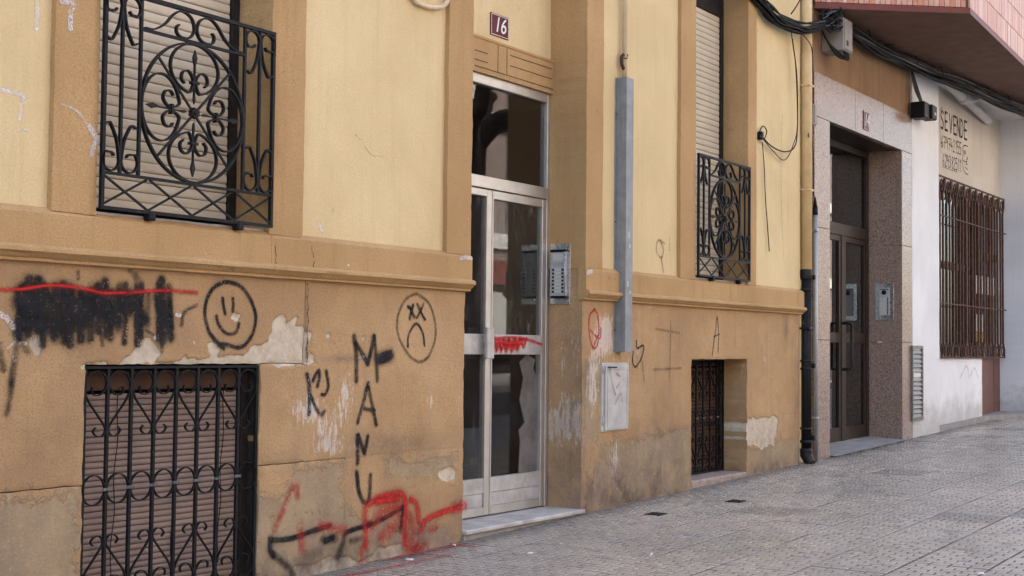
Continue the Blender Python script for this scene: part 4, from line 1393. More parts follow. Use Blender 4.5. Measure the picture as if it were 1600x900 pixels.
strokes('graffiti', g_(c8, [
    ([(235, 370), (228, 300), (195, 315), (150, 420), (110, 510), (80, 585)], 62), ([(800, 640), (885, 560)], 130), ([(735, 560), (800, 470), (900, 440)], 120), ([(985, 480), (1000, 640)], 90), ([(1120, 590), (1160, 575)], 70), ([(250, 570), (262, 730)], 80),
    ([(390, 560), (470, 580), (545, 590)], 90), ([(664, 700), (665, 820)], 55), ([(930, 500), (960, 690), (1080, 700)], 110), ([(1000, 720), (1060, 690)], 80), ([(1280, 440), (1350, 420)], 110)], s8 * 1.3), 0, M['sprayredhaze'], 'hazy red overspray near the ground', layer=1)
strokes('graffiti', g_(c8, [
    ([(60, 662), (200, 645), (330, 600), (450, 562)], 46), ([(560, 605), (640, 578), (750, 545), (850, 490), (942, 435)], 44), ([(50, 650), (50, 720), (72, 760)], 54), ([(420, 665), (470, 640)], 54)], s8), 0, M['sprayblack'], 'black sprayed slanting line low on the wall', layer=0)
strokes('graffiti', g_(c8, [
    ([(70, 760), (110, 790), (170, 840), (205, 890)], 70), ([(545, 630), (530, 700), (505, 770)], 80), ([(590, 662), (650, 648)], 60), ([(400, 650), (480, 650)], 90), ([(935, 440), (915, 600)], 50), ([(700, 560), (720, 540)], 60)], s8), 0, M['sprayhaze'], 'faint black overspray low on the wall', layer=3)
PR = 1 / 270.0
cP = lambda x, y: (840 + x / 2.5, 340 + y / 2.5)
strokes('graffiti', g_(cP, [
    ([(222, 358), (204, 380), (199, 430), (206, 480), (216, 510), (232, 498), (238, 440), (234, 385), (222, 358)], 12), ([(205, 440), (225, 462), (243, 470), (246, 430)], 10), ([(216, 505), (230, 470), (240, 450)], 10)], PR / 2.5), 0, M['sprayred'], 'small red looped tag beside the street door')
strokes('graffiti', g_(cR, [
    ([(188, 225), (190, 248), (210, 240), (206, 272), (186, 306), (176, 290), (178, 258)], 8.5)], PR / 2), 0, M['sprayblack'], 'small black loop under the grey channel')
strokes('graffiti', g_(cR, [
    ([(295, 165), (294, 250), (292, 350)], 13), ([(248, 188), (322, 200)], 14), ([(242, 315), (330, 310)], 14), ([(205, 290), (212, 350)], 14)], PR / 2), 0, M['stain'], 'faded brown double cross')
strokes('graffiti', g_(cR, [
    ([(441, 150), (433, 210), (425, 272)], 5), ([(441, 150), (445, 200), (443, 262)], 5), ([(430, 212), (447, 204)], 5)], PR / 2), 0, M['ink'], 'thin black letter A over the basement window')
strokes('graffiti', g_(cR, [
    ([(335, 190), (340, 280)], 6), ([(345, 155), (352, 176), (358, 130)], 7), ([(600, 210), (606, 280)], 9), ([(590, 255), (640, 300)], 5), ([(250, 143), (255, 146)], 14), ([(70, 200), (72, 310)], 16), ([(95, 150), (100, 230)], 26), ([(560, 230), (562, 250)], 8), ([(520, 300), (515, 340)], 9), ([(120, 610), (128, 690)], 22)], PR / 2), 0, M['chalk'], 'pale scratches right of the street door', layer=1)
c6b = lambda x, y: (900 + x / 2, y / 2)
strokes('graffiti', g_(c6b, [([(275, 760), (255, 752), (250, 785), (265, 805), (272, 780), (262, 750)], 14), ([(265, 805), (272, 850)], 14), ([(291, 742), (291, 785)], 8)], PR / 2), 0, M['stain'], 'faded brown scribble on the yellow wall')
strokes('paint_flake', g_(ident, [([(0, 140), (30, 147), (38, 152)], 6), ([(36, 152), (32, 170), (30, 186)], 6), ([(57, -5), (58, 20), (57, 44)], 8), ([(20, 202), (42, 203)], 2)], PXM), 0, M['chip'], 'white paint drips on the yellow wall')
strokes('paint_flake', g_(ident, [([(97, 2), (115, 6), (110, 20), (110, 44)], 9), ([(96, 162), (120, 174), (138, 198)], 4), ([(138, 196), (148, 215), (142, 242)], 9)], PXM, -.03), -.03, M['chip'], 'white paint drips on the ochre pilaster')
strokes('paint_flake', g_(c5, [([(0, 432), (40, 455), (95, 520)], 40), ([(98, 560), (100, 610), (50, 660)], 14), ([(1175, 435), (1200, 440)], 26), ([(1035, 588), (1065, 598)], 26), ([(135, 628), (168, 630)], 24), ([(90, 720), (98, 745)], 24), ([(1290, 610), (1300, 640)], 8)], s5), 0, M['chip'], 'white flakes on the dado')
strokes('paint_flake', g_(c6, [([(1000, 60), (1005, 100)], 22), ([(1010, 120), (1018, 130)], 22)], s6, -.036), -.036, M['chip'], 'white flake on the ochre band')
strokes('paint_flake', g_(ident, [([(498, 350), (503, 360)], 8)], PXM), 0, M['chip'], 'white flake on the yellow wall')
M['crack'] = mat_spray('hairline_crack', (.06, .04, .025), .5, .85, .3, 30)
def crack(pts, wd, Y, label):
    P = cr(wp(ident, pts, Y), 5)
    P = [(x + random.uniform(-.006, .006), z + random.uniform(-.004, .004)) for x, z in P]
    strokes('crack', [(P, wd)], Y, M['crack'], label)
for (ln, mt) in METER_MARKS:
    o = strokes('smudge', g_(ident, [ln], PR, -.029), -.029, M[mt], 'smudge of paint on the cabinet door', METER)
    o.location = -METER.location
crack([(480, 445), (481, 490), (479, 540), (480, 570)], .010, 0, 'crack down the dado')
crack([(430, 375), (431, 400), (429, 425)], .008, -.036, 'crack across the band')
crack([(487, 385), (490, 410), (488, 425)], .007, -.036, 'crack across the band')
crack([(552, 208), (566, 222), (578, 240), (600, 246)], .0035, 0, 'hairline crack in the yellow render')
crack([(1222, 180), (1220, 300), (1225, 420)], .006, 0, 'hairline crack in the yellow render')
M['plasterchip'] = mat_spray('broken_plaster', (.55, .50, .43), .7, .95, .1, 50)
strokes('plaster_chip', g_(ident, [([(720, 404), (728, 402), (736, 404)], 8)], PXM, -.036), -.036, M['plasterchip'], 'broken plaster at the end of the band')
strokes('plaster_chip', g_(ident, [([(918, 426), (924, 424)], 10)], PXM, -.036), -.036, M['plasterchip'], 'broken plaster at the start of the band')
# red tag across the middle rail of the door
cd3 = lambda x, y: (715 + x / 3.215, 280 + y / 3.215)
strokes('graffiti', g_(cd3, [
    ([(185, 797), (194, 868), (206, 800), (218, 866), (228, 798), (243, 872), (256, 797), (270, 870), (285, 802), (298, 858), (314, 800), (330, 846), (346, 802)], 17),
    ([(186, 800), (260, 795), (340, 803), (420, 830)], 17), ([(190, 845), (240, 835), (300, 840)], 40), ([(190, 815), (260, 820), (330, 818)], 34)], PR * 1.15 / 3.215, DY), DY + .0005, M['sprayred'], 'red scrawl across the middle rail of the door')
strokes('graffiti', [([G(470, 897), G(560, 880), G(640, 868), G(718, 852)], .10), ([G(520, 905), G(620, 885), G(700, 868)], .10), ([G(700, 850), G(745, 855)], .07)], 0, M['sprayredhaze'], 'red overspray on the paving', pavement, plane='ground')

# ==================================================================== BUILDING 14
B14 = thing('granite_building', 'building with polished pink granite entrance and red tiled overhang', 'building')
EX0, EX1 = 12.20, 14.345
GX0, GX1 = 11.805, 14.70
RD = .395
gtop, gl_ = 3.715, 3.300
j1, j2 = W(1285, 531)[1], W(1285, 356)[1]
def gpan(x0, x1, y0, y1, z0, z1):
    return MB().box(x0, x1, y0, y1, z0, z1, .002).build('granite_panel', M['granite'], B14)
gp = .0018
zs = [-.1, j1, j2, gl_]
for a, b in zip(zs[:-1], zs[1:]):
    gpan(GX0 + gp, EX0 - gp, 0, .06, a + gp, b - gp)
    gpan(EX0 - .05, EX0 - gp - .001, .061, RD, a + gp, b - gp)
    gpan(EX1 + gp, GX1 - gp, 0, .06, a + gp, b - gp)
    gpan(EX1 + gp, EX1 + .05, .061, RD, a + gp, b - gp)
xs14 = [GX0, 12.9, 13.75, GX1]
for a, b in zip(xs14[:-1], xs14[1:]):
    gpan(a + gp, b - gp, 0, .06, gl_ + gp, gtop)
MB().box(EX0 - .05, EX1 + .05, .061, RD + .05, gl_ + .004, gl_ + .1).build('entrance_soffit', M['bronze'], B14)
slab('render_panel', GX0, GX1, gtop + .001, 4.36, .02, .2, M['brownstucco'], B14, .05, .002, .001, worn=False)
MB().box(11.81, 30, .11, 3, 4.31, 11).build('upper_wall', M['wopp'], B14)
# entrance door
d14 = bpy.data.objects.new('entrance_door', None)
COL.objects.link(d14)
d14.parent = B14
zf = gz(13.4) + .035
def b14(name, x0, x1, z0, z1, y0, y1, mat, c=.003):
    return MB().box(x0, x1, y0, y1, z0, z1, c).build(name, mat, d14)
zh = W(1330, 372, RD)[1]
zH = W(1330, 354, RD)[1]
xs1, xs2 = W(1311, 500, RD)[0], W(1317.5, 500, RD)[0]
zmr1, zmr0 = W(1340, 521, RD)[1], W(1340, 536, RD)[1]
zbr = W(1340, 664, RD)[1]
b14('frame_stile', EX1 - .07, EX1, zf, gl_, RD - .03, RD + .04, M['bronze'])
b14('frame_stile', EX0, EX0 + .07, zf, gl_, RD - .03, RD + .04, M['bronze'])
b14('frame_head', EX0 + .07, EX1 - .07, gl_ - .07, gl_, RD - .03, RD + .04, M['bronze'])
b14('transom_bar', EX0 + .07, EX1 - .07, zh, zH, RD - .03, RD + .04, M['bronze'])
b14('transom_pane', EX0 + .07, EX1 - .07, zH, gl_ - .07, RD, RD + .006, M['glassdark'], 0)
for a, b in ((EX0 + .07, xs1), (xs2, EX1 - .07)):
    b14('leaf_stile', a, a + .03, zf, zh, RD - .02, RD + .03, M['bronze'])
    b14('leaf_stile', b - .05, b, zf, zh, RD - .02, RD + .03, M['bronze'])
    b14('mid_rail', a + .03, b - .05, zmr0, zmr1, RD - .018, RD + .028, M['bronze'])
    b14('top_rail', a + .03, b - .05, zh - .06, zh, RD - .018, RD + .028, M['bronze'])
    b14('bottom_rail', a + .03, b - .05, zf, zbr, RD - .018, RD + .028, M['bronze'])
    b14('glass_pane', a + .03, b - .05, zmr1, zh - .06, RD, RD + .006, M['glassdark'], 0)
    b14('glass_pane', a + .03, b - .05, zbr, zmr0, RD, RD + .006, M['glassdark'], 0)
b14('meeting_stile', xs1, xs2, zf, zh, RD - .03, RD + .03, M['bronze'])
h0, h1 = W(1331, 505, RD - .11), W(1331, 577, RD - .11)
hx = h0[0]
MB().tube([(hx - .06, RD - .01, h0[1]), (hx - .02, RD - .10, h0[1]), (hx, RD - .11, h0[1] - .01), (hx, RD - .11, h1[1] + .01), (hx - .02, RD - .10, h1[1]), (hx - .06, RD - .01, h1[1])], .016, 10).build('pull_handle', M['blackplastic'], d14)
m = MB()
x0, x1, y0, y1, z0, z1 = EX0 - .1, EX1 + .5, RD + .045, 3.5, zf, 3.3
m.add([(x0, y0, z0), (x1, y0, z0), (x1, y1, z0), (x0, y1, z0), (x0, y0, z1), (x1, y0, z1), (x1, y1, z1), (x0, y1, z1)],
      [(0, 1, 2, 3), (4, 7, 6, 5), (0, 3, 7, 4), (1, 5, 6, 2), (3, 2, 6, 7)])
m.build('hall', M['hall'], B14, fix=False)
m = MB()
m.add([(EX0, -.06, gz(EX0) + .008), (EX1 + .0, -.06, gz(EX1) + .008), (EX1, RD + .02, gz(EX1) + .03), (EX0, RD + .02, gz(EX0) + .05)], [(0, 1, 2, 3)])
m.build('threshold', M['concrete'], B14, fix=False)
bell_panel(EX1 - .002, .295, .09, 1.455, 1.862, 10, True, 'steel video intercom on the granite door reveal', True)
plate(*W(1353, 189), -.004, .17, .19, '14', 'small maroon house number plate on the pink granite lintel')

# ---- white shop front
ZS = 4.30
SH = thing('white_shop_front', 'whitewashed shop front with a for-sale notice painted on it', 'shop')
PX1 = 15.70
slab('pier', GX1 + .001, PX1, -.1, 4.30, -.004, .34, M['white'], SH, .05, .003, .002, worn=False)
RY = .10
slab('wall', PX1 - .05, 18.92, 3.165, 4.295, RY, .1, M['noticewall'], SH, .06, .002, .001, worn=False).name = 'notice_wall'
xe = W(1535, 600, .05)[0]
SX = 18.90
slab('low_wall', PX1 - .001, xe, 0, 1.042, .05, .26, M['white'], SH, .05, .004, .003, worn=False)
bm_ = slab('pier', SX, 19.6, -.1, 4.295, -.36, 1.1, M['white'], SH, .06, .003, .002, worn=False)
slab('pier', 19.6, 30, -.1, 4.295, -.345, .5, M['white'], SH, .2, .003, .002, worn=False)
MB().add([(PX1, -.22, ZS - .006), (SX, -.36, ZS - .006), (SX, RY, ZS - .006), (PX1, RY, ZS - .006)], [(0, 3, 2, 1)]).build('ceiling', M['ceiling'], SH, fix=False)
m = MB()
lp = [(PX1 + .002, -.002), (17.9, -.002), (18.6, -.45), (30, -.55)]
for (xa, ya_), (xb_, yb_) in zip(lp[:-1], lp[1:]):
    m.add([(xa, ya_, gz(xa) - .1), (xb_, yb_, gz(xb_) - .1), (xb_, yb_, gz(xb_) + .06), (xa, ya_, gz(xa) + .06), (xb_, .5, gz(xb_) + .062), (xa, .5, gz(xa) + .062)], [(0, 1, 2, 3), (3, 2, 4, 5)])
m.build('ledge', M['concrete'], SH, fix=False)
# glazing and door behind the grille
GYp = .17
MB().box(PX1, SX - .01, GYp + .03, GYp + .05, .2, 3.2).build('backing', M['hall'], SH)
gx0, gx1 = PX1 + .1, 19.8
m = MB().box(PX1 + .01, SX - .01, GYp - .004, GYp + .001, 1.05, 3.19)
m.build('glass_pane', M['glassdark'], SH)
for (px) in (1508, 1527, 1545):
    x = W(px, 430, GYp)[0]
    MB().box(x - .05, x + .05, GYp - .03, GYp + .01, .3, 3.19, .004).build('frame_stile', M['browndoor'], SH)
for (pa, pb, py) in ((1470, 1507, 416), (1524, 1568, 402)):
    xa, xb_, z = W(pa, py, GYp)[0], W(pb, py, GYp)[0], W((pa + pb) / 2, py, GYp)[1]
    MB().box(xa, xb_, GYp - .026, GYp + .01, z - .05, z + .04, .004).build('frame_rail', M['rust'], SH)
xd0 = W(1533, 600, GYp)[0]
for a, b in ((xd0 - .3, W(1546.5, 600, GYp)[0]), (W(1547.5, 600, GYp)[0], SX - .005)):
    MB().box(a, b, GYp - .05, GYp - .005, gz(18.5) - .02, 1.06, .006).build('door_panel', M['browndoor'], SH)
for (x0_, y0_, x1_, y1_, mm) in ((1522, 432, 1536, 458, 'paper'), (1538, 436, 1560, 460, 'paper'), (1523, 492, 1538, 518, 'paper'), (1523, 520, 1539, 534, 'paperyellow')):
    a, b = W(x0_, y1_, GYp - .035), W(x1_, y0_, GYp - .035)
    MB().box(a[0], b[0], GYp - .037, GYp - .034, a[1], b[1]).build('notice', M[mm], SH)
# hand-lettered for-sale notice: strokes on the wall
cT = lambda x, y: (1462 + x / 7.5, 165 + y / 7.5)
def glyph(ch, x0, y0, wd, hg, sk):
    """block strokes in a unit box (0..1, 0 top..1 bottom), skewed along the perspective line"""
    D = {'S': [[(.9, .1), (.5, 0), (.1, .15), (.15, .38), (.8, .6), (.85, .88), (.5, 1), (.05, .95)]], 'E': [[(.1, 0), (.1, 1)], [(.1, 0), (.95, .0)], [(.1, .5), (.8, .5)], [(.1, 1), (.95, 1)]],
         'V': [[(0, 0), (.5, 1)], [(.5, 1), (1, 0)]], 'N': [[(.05, 1), (.05, 0)], [(.05, 0), (.95, 1)], [(.95, 1), (.95, 0)]], 'D': [[(.1, 0), (.1, 1)], [(.1, 0), (.7, .1), (.95, .5), (.7, .92), (.1, 1)]],
         '6': [[(.8, 0), (.3, .3), (.1, .7), (.4, 1), (.85, .8), (.6, .55), (.15, .7)]], '7': [[(.0, .05), (.95, .05)], [(.95, .05), (.4, 1)], [(.3, .5), (.85, .5)]], '9': [[(.9, .3), (.5, 0), (.1, .25), (.45, .5), (.88, .3)], [(.88, .3), (.8, 1)]],
         '4': [[(.3, 0), (.05, .6)], [(.05, .6), (1, .6)], [(.7, .3), (.7, 1)]], '2': [[(.1, .2), (.5, 0), (.9, .25), (.1, 1)], [(.1, 1), (.95, 1)]], '1': [[(.3, .2), (.6, 0)], [(.6, 0), (.6, 1)]],
         '5': [[(.9, 0), (.2, 0)], [(.2, 0), (.15, .45)], [(.15, .45), (.7, .42), (.9, .7), (.6, 1), (.05, .95)]], '3': [[(.1, .05), (.7, .05), (.85, .25), (.4, .45)], [(.4, .45), (.9, .65), (.6, 1), (.05, .95)]],
         '8': [[(.5, .48), (.15, .25), (.5, 0), (.85, .25), (.5, .48), (.1, .75), (.5, 1), (.9, .75), (.5, .48)]]}
    return [[(x0 + u * wd, y0 + sk * u * wd + v * hg) for u, v in st] for st in D[ch]]
ink = []
def line(txt, xs, ytop, hgt, sk, wd):
    for ch, x in zip(txt, xs):
        y = ytop + sk * (x - xs[0])
        for st in glyph(ch, x, y, wd, hgt, sk):
            ink.append((wp(cT, st, RY), .034 if hgt > 180 else .017))
line('SEVENDE', [58, 104, 158, 205, 245, 288, 332], 55, 205, .46, 32)
line('679742155', [64, 92, 118, 146, 172, 200, 228, 248, 274], 345, 140, .40, 21)
line('629382511', [78, 104, 128, 154, 184, 208, 232, 258, 280], 560, 138, .36, 20)
for st in ([(372, 480), (335, 465), (312, 500), (318, 560), (312, 620), (318, 720), (345, 790), (378, 808)], [(330, 520), (330, 590)], [(330, 520), (345, 570), (350, 530)], [(360, 600), (372, 620), (358, 640)], [(322, 640), (340, 660)], [(350, 680), (370, 690)], [(345, 720), (372, 750)], [(348, 660), (368, 655)], [(50, 60), (60, 35), (72, 22)]):
    ink.append((wp(cT, st, RY), .016))
ink.append((wp(cT, [(45, 80), (50, 300), (60, 560)], RY), .008))
ink.append((wp(cT, [(66, 712), (150, 745), (250, 778)], RY), .008))
strokes('painted_notice', ink, RY, M['ink'], 'black hand painted notice SE VENDE with two telephone numbers', SH)
strokes('scribble', [(wp(ident, q, .05), .05) for q in ([(1500, 590), (1510, 572), (1514, 590)], [(1516, 588), (1522, 575), (1528, 590)])], .05, mat_spray('blue_scribble', (.20, .27, .36), .1, .55, .4), 'faded blue scribble on the low white wall', SH)
# rusty window grille of the shop
ga, gb_ = W(1466, 300, .02)[0], W(1569, 312, .02)[0]
gz1, gz0 = W(1466, 272, .02)[1], W(1472, 560, .02)[1]
t = thing('shop_grille', 'rusty brown barred grille over the white shop front window', 'window grille', None, (ga, .02, gz0))
w_, h_ = gb_ - ga, gz1 - gz0
nU = 11
u = w_ / nU
R_ = M['rust']
for z in (0, h_ - .02, .17, h_ - .19):
    pass
MB().box(0, w_, -.006, .006, 0, .022).build('rail', R_, t)
MB().box(0, w_, -.006, .006, h_ - .022, h_).build('rail', R_, t)
for zf_ in (.30, .78):
    MB().box(-.05, w_ + .04, -.012, -.003, h_ * zf_ - .008, h_ * zf_ + .008).build('rail', R_, t)
for i in range(nU):
    a = u * (i + .5)
    for s in (-1, 1):
        pts = [(a + s * u * .44, .022), (a + s * u * .44, .12), (a + s * u * .20, .20), (a + s * u * .20, .20)]
        path = [(a + s * u * .44, .022), (a + s * u * .44, .11), (a + s * u * .22, .20), (a + s * u * .22, h_ - .22), (a + s * u * .44, h_ - .12), (a + s * u * .44, h_ - .022)]
        MB().bar(path, .028, -.004, .016).build('bar', R_, t)
    for zc in (.095, h_ - .105):
        MB().bar([(a + .055 * math.cos(b) * .8, zc + .062 * math.sin(b)) for b in np.linspace(0, 2 * math.pi, 17)], .014, -.004, .006).build('ring', R_, t)
# vent louvre on the pier
va, vb = W(1424, 540, -.01), W(1441, 656, -.01)
t = thing('vent_louvre', 'tall grey metal vent louvre at the foot of the white pier', 'vent', None, (va[0], -.006, vb[1]))
wv_, hv = vb[0] - va[0], va[1] - vb[1]
m = MB().box(0, .03, -.02, .02, 0, hv).box(wv_ - .03, wv_, -.02, .02, 0, hv).box(.0301, wv_ - .0301, -.02, .02, 0, .03).box(.0301, wv_ - .0301, -.02, .02, hv - .03, hv)
m.build('frame', M['louver'], t)
MB().box(.03, wv_ - .03, .004, .012, .03, hv - .03).build('backing', M['black'], t)
ns = 15
for i in range(ns):
    z = .035 + (hv - .07) * i / ns
    if 5 < ns - i < 7:
        continue
    m = MB()
    m.add([(.031, -.018, z), (wv_ - .031, -.018, z), (wv_ - .031, .002, z + .045), (.031, .002, z + .045), (.031, -.016, z - .003), (wv_ - .031, -.016, z - .003)], [(0, 1, 2, 3), (4, 5, 1, 0)])
    m.build('blade', M['louver'], t, fix=False)

# ---- overhang with red vertical tiles
OV = [np.array((11.815, .0)), np.array((12.765, -1.147)), np.array((15.49, -1.01)), np.array((24.0, -.80))]
ZS = 4.30
ov = bpy.data.objects.new('overhang', None)
COL.objects.link(ov)
ov.parent = B14
poly = [(p[0], p[1]) for p in OV] + [(24.0, .1), (11.815, .1)]
m = MB()
n = len(poly)
m.add([(x, y, ZS) for x, y in poly] + [(x, y, ZS + .03) for x, y in poly], [tuple(range(n)), tuple(range(2 * n - 1, n - 1, -1))] + [(i, (i + 1) % n, (i + 1) % n + n, i + n) for i in range(n)])
m.build('soffit', M['soffit'], ov)
def run(a, b, tw, rows, h0, first):
    d = b - a
    L = float(np.hypot(*d))
    d = d / L
    nrm = np.array((d[1], -d[0]))
    if nrm[1] > 0:
        nrm = -nrm
    ang_ = math.atan2(d[1], d[0])
    # trim
    o = MB().box(0, L, -.012, .05, -.055, .0).build('trim', M['redtrim'], ov)
    o.location = (a[0], a[1], ZS + .056)
    o.rotation_euler = (0, 0, ang_)
    o = MB().box(0, L, .006, .05, 0, 1.4).build('core', M['mortar'], ov)
    o.location = (a[0], a[1], ZS + .057)
    o.rotation_euler = (0, 0, ang_)
    nn = int(L / tw)
    src = None
    for r_ in range(rows):
        for i in range(nn):
            if src is None:
                src = MB().box(.002, tw - .002, -.010, .02, .003, h0 - .003, .002)
                src = src.build('tile', M['tile'], ov)
                o = src
            else:
                o = src.copy()
                COL.objects.link(o)
            off = np.array((-d[1], d[0])) * random.uniform(-.0015, .0015)
            o.location = (a[0] + d[0] * tw * i + off[0], a[1] + d[1] * tw * i + off[1], ZS + .058 + r_ * h0)
            o.rotation_euler = (0, 0, ang_)
run(OV[0], OV[1], .052, 2, .24, True)
run(OV[1], OV[2], .052, 3, .24, True)
# the rest of the long front, out of the frame
a, b = OV[2], OV[3]
L = float(np.hypot(*(b - a)))
o = MB().box(0, L, -.010, .05, 0, 1.4).build('tile_field', M['tile'], ov)
o.location = (a[0], a[1], ZS + .057)
o.rotation_euler = (0, 0, math.atan2(*(b - a)[::-1]))
o = MB().box(0, L, -.012, .05, -.055, 0).build('trim', M['redtrim'], ov)
o.location = (a[0], a[1], ZS + .056)
o.rotation_euler = (0, 0, math.atan2(*(b - a)[::-1]))

# ---- cables
def cable(pts, r, mat, parent, n=6, jit=.0, name='cable'):
    P = cr(pts, 6)
    if jit:
        ph = random.uniform(0, 9)
        P = [(p[0], p[1] + jit * math.sin(i * .55 + ph), p[2] + jit * math.cos(i * .42 + ph * 2)) for i, p in enumerate(P)]
    return MB().tube(P, r, n).build(name, mat, parent)
cb = thing('cable_bundle', 'thick sagging bundle of black cables strapped along both facades', 'cables')
def w3(px, py, Y):
    x, z = W(px, py, Y)
    return (x, Y, z)
base1 = [w3(1150, -40, -.06), w3(1186, 0, -.06), w3(1204, 20, -.07), w3(1222, 34, -.08), w3(1245, 42, -.10), w3(1262, 43, -.12), (11.83, -.10, 4.14)]
for i in range(20):
    dy, dz = random.uniform(-.03, .03), random.uniform(-.07, .07)
    cable([(p[0], p[1] + dy, p[2] + dz * (1 - .25 * q / 6)) for q, p in enumerate(base1)], random.uniform(.007, .013), M['cable'] if i % 3 else M['cablegrey'], cb, jit=.006)
for i in range(46):                          # tangle round the corner
    a = (11.72 + random.uniform(-.05, .1), -.11 + random.uniform(-.04, .04), 4.15 + random.uniform(-.06, .08))
    b = (11.98 + random.uniform(-.05, .12), -.08 + random.uniform(-.12, .04), 4.22 + random.uniform(-.1, .06))
    mid = ((a[0] + b[0]) / 2 + random.uniform(-.06, .06), -.16 + random.uniform(-.08, .06), (a[2] + b[2]) / 2 + random.uniform(-.1, .1))
    cable([a, mid, b], random.uniform(.004, .010), M['cable'] if i % 4 else M['cablegrey'], cb)
for i in range(18):                          # along the soffit
    dy, dz = random.uniform(-.12, .0), random.uniform(-.17, .0)
    def cy(x): return -.045 - max(0, x - 14.0) * .10 if x < 18 else -.445 - (x - 18) * .03
    pts = [(11.9, -.05 + dy * .6, ZS - .02 + dz * .8)] + [(x, cy(x) + dy + random.uniform(-.012, .012), ZS - .02 + dz * .85 + random.uniform(-.02, .004)) for x in (12.6, 13.3, 14.0, 14.8, 15.6, 16.6, 17.6, 18.6, 19.7, 21, 23)]
    cable(pts, random.uniform(.010, .018), M['cable'] if i % 5 else M['cablegrey'], cb, jit=.012)
for x in np.arange(12.2, 22, .7):
    for yy_ in (.01, -.1):
        MB().tube([(x, cy(x) + yy_ + .01, ZS), (x, cy(x) + yy_ - .02, ZS - .10)], .005, 5).build('strap', M['cable'], cb)
for i in range(10):
    x = random.uniform(12.8, 19)
    MB().tube([(x, cy(x) - .05, ZS - .05), (x + .02, cy(x) - .13, ZS - .04 + random.uniform(-.02, .03))], .004, 5).build('tie_end', M['cable'], cb)

t = thing('wall_wires', 'thin loose wires looping between a wall clamp and the drainpipe', 'wires')
cl = w3(1188, 212, -.02)
MB().box(cl[0] - .022, cl[0] + .022, -.045, .005, cl[2] - .035, cl[2] + .035, .008).build('clamp', M['blackplastic'], t)
cable([w3(1188, 210, -.04), w3(1205, 228, -.04), w3(1225, 237, -.04), w3(1241, 230, -.05), w3(1246, 200, -.06), w3(1245, 120, -.06), w3(1238, 60, -.06)], .006, M['cable'], t)
cable([w3(1188, 212, -.04), w3(1208, 236, -.03), w3(1226, 250, -.03), w3(1240, 225, -.05), w3(1246, 190, -.06), w3(1243, 100, -.05), w3(1235, 44, -.06)], .005, M['cablegrey'], t)
cable([w3(1186, 207, -.02), w3(1192, 197, -.03), w3(1198, 205, -.03), w3(1194, 219, -.03)], .005, M['cable'], t)
cable([w3(1191, 222, -.03), w3(1194, 260, -.02), w3(1196, 310, -.02), w3(1199, 350, -.02), w3(1202, 393, -.02)], .0045, M['cable'], t)
cable([w3(1247, 48, -.11), w3(1258, 58, -.12), w3(1268, 74, -.10), w3(1270, 100, -.06), w3(1271, 170, -.03)], .005, M['cable'], t)
cable([w3(1250, 0, -.10), w3(1243, 12, -.10), w3(1236, 22, -.08)], .006, M['cable'], t)
jb = w3(1269, 180, -.02)
t2_ = thing('junction_box', 'small grey junction box beside the yellow drainpipe', 'junction box', None, (jb[0], -.03, jb[2]))
MB().box(-.035, .035, -.02, .07, -.10, .10, .006).build('case', M['boxgrey'], t2_)
MB().box(-.028, .028, -.026, -.0205, -.09, .09, .003).build('lid', M['boxgrey'], t2_)
cable([w3(1268, 198, -.03), w3(1270, 230, -.03), w3(1272, 270, -.03), w3(1271, 300, -.025), (cxx, -.02, czz + .13)], .005, M['cable'], t)
cable([w3(1267, 198, -.03), w3(1263, 212, -.07), w3(1268, 222, -.03), w3(1264, 230, -.06)], .006, M['cablegrey'], t)

# grey telecom box under the overhang
tx = 12.03
t = thing('telecom_box', 'grey telecom box on the brown wall under the red tiled overhang', 'box', None, (tx, .02, 3.93))
MB().box(0, .22, -.22, .0, 0, .31, .008).build('case', M['boxgrey'], t)
MB().box(.012, .21, -.228, -.2205, .012, .30, .004).build('lid', M['boxgrey'], t)
MB().box(.05, .10, -.2295, -.2282, .05, .10).build('label', M['blackplastic'], t)
for i in range(4):
    MB().tube(cr([(.06 + i * .03, -.20, .005), (.05 + i * .03, -.21, -.07), (-.02 + i * .02, -.16, -.05 + i * .01), (-.12, -.10, .08), (-.2, -.06, .22)], 5), .010, 6).build('cable', M['cable'], t)

# black terminal on the white pier
tb = W(1447, 175, -.12)
t = thing('cable_terminal', 'black cable terminal with loose wires on the white pier', 'terminal', None, (tb[0], -.006, tb[1]))
MB().box(-.20, -.02, -.16, .0, -.09, .09, .01).build('bracket', M['blackplastic'], t)
MB().box(-.015, .16, -.19, -.05, -.08, .08, .012).build('case', M['blackplastic'], t)
MB().box(.06, .12, -.1915, -.1895, -.03, .0).build('label', M['paper'], t)
for i in range(5):
    MB().tube(cr([(-.15 + i * .02, -.10, .08), (-.22, -.05, .25 + i * .03), (-.27 + i * .008, -.03, .5), (-.26 + i * .01, -.03, .95), (-.18, -.05, 1.05)], 5), .008, 5).build('cable', M['cable'] if i % 2 else M['cablegrey'], t)
# white waste pipe in the recess
t = thing('waste_pipe', 'white plastic waste pipe hung under the shop recess ceiling', 'pipe')
pa, pb, pc = w3(1460, 106, -.12), w3(1506, 153, -.05), w3(1545, 190, .04)
MB().tube([pa, pb], .065, 16).build('pipe', M['pvc'], t)
MB().tube([pb, pc], .048, 16).build('pipe', M['pvc'], t)
d = np.array(pb) - np.array(pa)
MB().tube([tuple(np.array(pb) - d * .06), tuple(np.array(pb) + d * .03)], .076, 16).build('socket', M['pvc'], t)
MB().tube(cr([w3(1508, 152, -.05), w3(1519, 156, -.10), w3(1527, 150, -.14), w3(1529, 138, -.15)], 5), .05, 14).build('branch', M['pvc'], t)
MB().box(pb[0] - .2, pb[0] - .17, -.12, .02, pb[2], ZS - .007).build('hanger', M['rust'], t)
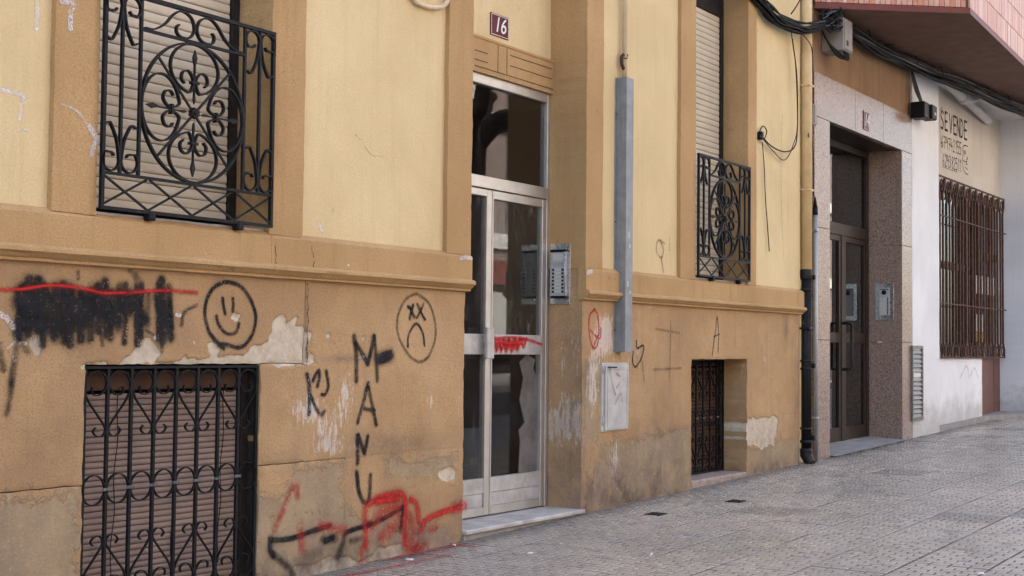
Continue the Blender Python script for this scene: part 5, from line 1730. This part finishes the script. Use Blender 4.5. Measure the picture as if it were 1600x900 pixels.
# cream pipe loop at the top of the picture
t = thing('cream_cable_loop', 'cream cable looping down the yellow wall beside the door pilaster', 'cable')
cable([w3(630, -40, -.02), w3(645, -3, -.02), w3(660, 8, -.02), w3(682, 12, -.02), w3(698, 4, -.035), w3(704, -30, -.045)], .013, M['cream'], t, 8)

# ==================================================================== ACROSS THE STREET (seen in the glass only)
OB = thing('brick_block', 'red brick apartment block with white bands across the street', 'building')
OY = -14.0
MB().box(-14, 52, OY - 8, OY, -1.5, 13).build('wall', M['ropp'], OB)
for z in (3.6, 6.6, 9.6, 12.6):
    MB().box(-14, 52, OY - .01, OY + .12, z, z + .38).build('band', M['wopp'], OB)
wsrc = None
for i in range(9):
    for z in (4.6, 7.6):
        x = 13 + i * 3.1
        MB().box(x - .35, x + 1.75, OY, OY + .06, z - .6, z + 1.98).build('white_bay', M['wopp'], OB)
        f_ = MB().box(x, x + 1.4, OY + .061, OY + .09, z, z + 1.4).build('window', M['glassdark'], OB)
        MB().box(x, x + 1.4, OY + .092, OY + .11, z + .65, z + 1.4).build('shutter', M['shutter'], f_)
for i in range(8):
    x = 12 + i * 3.6
    MB().box(x, x + 2.9, OY + .0, OY + .03, .4, 2.6).build('shop_window', M['glassdark'], OB)
    MB().box(x, x + 2.9, OY + .0, OY + .15, 2.7, 3.3).build('shop_fascia', M['redtrim'] if i % 3 == 1 else M['wopp'], OB)
    MB().box(x + .2, x + 1.7, OY + .04, OY + .07, .45 if i % 2 else 1.1, 2.5).build('poster' if i % 2 == 0 else 'roller_shutter', M['paper'] if i % 2 == 0 else M['shutter'], OB)
# pollarded street tree at the kerb
TR = thing('street_tree', 'bare pollarded street tree at the kerb', 'tree', None, (13.4, -4.6, gz(13.4)))
MB().tube([(0, 0, -.1), (.02, 0, .6), (-.02, .02, 1.6), (.03, 0, 2.6), (0, .03, 3.4), (-.1, 0, 4.0)], [.36, .29, .26, .25, .27, .2], 14).build('trunk', M['bark'], TR)
for q in range(7):
    an = q * .93 + .3
    e = (1.2 * math.cos(an), 1.0 * math.sin(an), 4.3 + .25 * (q % 3))
    MB().tube(cr([(-.03, .02, 3.3), (e[0] * .4, e[1] * .4, 3.75), (e[0] * .75, e[1] * .75, 3.9), e], 5), [.15 - .08 * k_ / 15 + (.05 if k_ == 15 else 0) for k_ in range(16)], 9).build('limb', M['bark'], TR)
    for k_ in range(4):
        MB().tube(cr([e, (e[0] + random.uniform(-.2, .3), e[1] + random.uniform(-.25, .25), e[2] + .6), (e[0] + random.uniform(-.4, .4), e[1] + random.uniform(-.4, .4), e[2] + 1.2)], 4), .018, 5).build('twig', M['bark'], TR)

# bits of litter on the paving
for q, (px, py) in enumerate(((640, 876), (710, 853), (828, 866), (1018, 868), (1290, 742), (1392, 738), (1510, 708), (1532, 898))):
    gx, gy = G(px, py)
    L = random.uniform(.010, .02)
    o = MB().tube([(-L, 0, .006), (L, .004, .007)], .0055, 6).build('cigarette_butt', M['enamel'], None)
    o.location = (gx, gy, gz(gx))
    o.rotation_euler = (0, 0, random.uniform(0, 3))
    tag(o, 'tiny white cigarette butt lying on the paving', 'litter', 'litter on the paving')
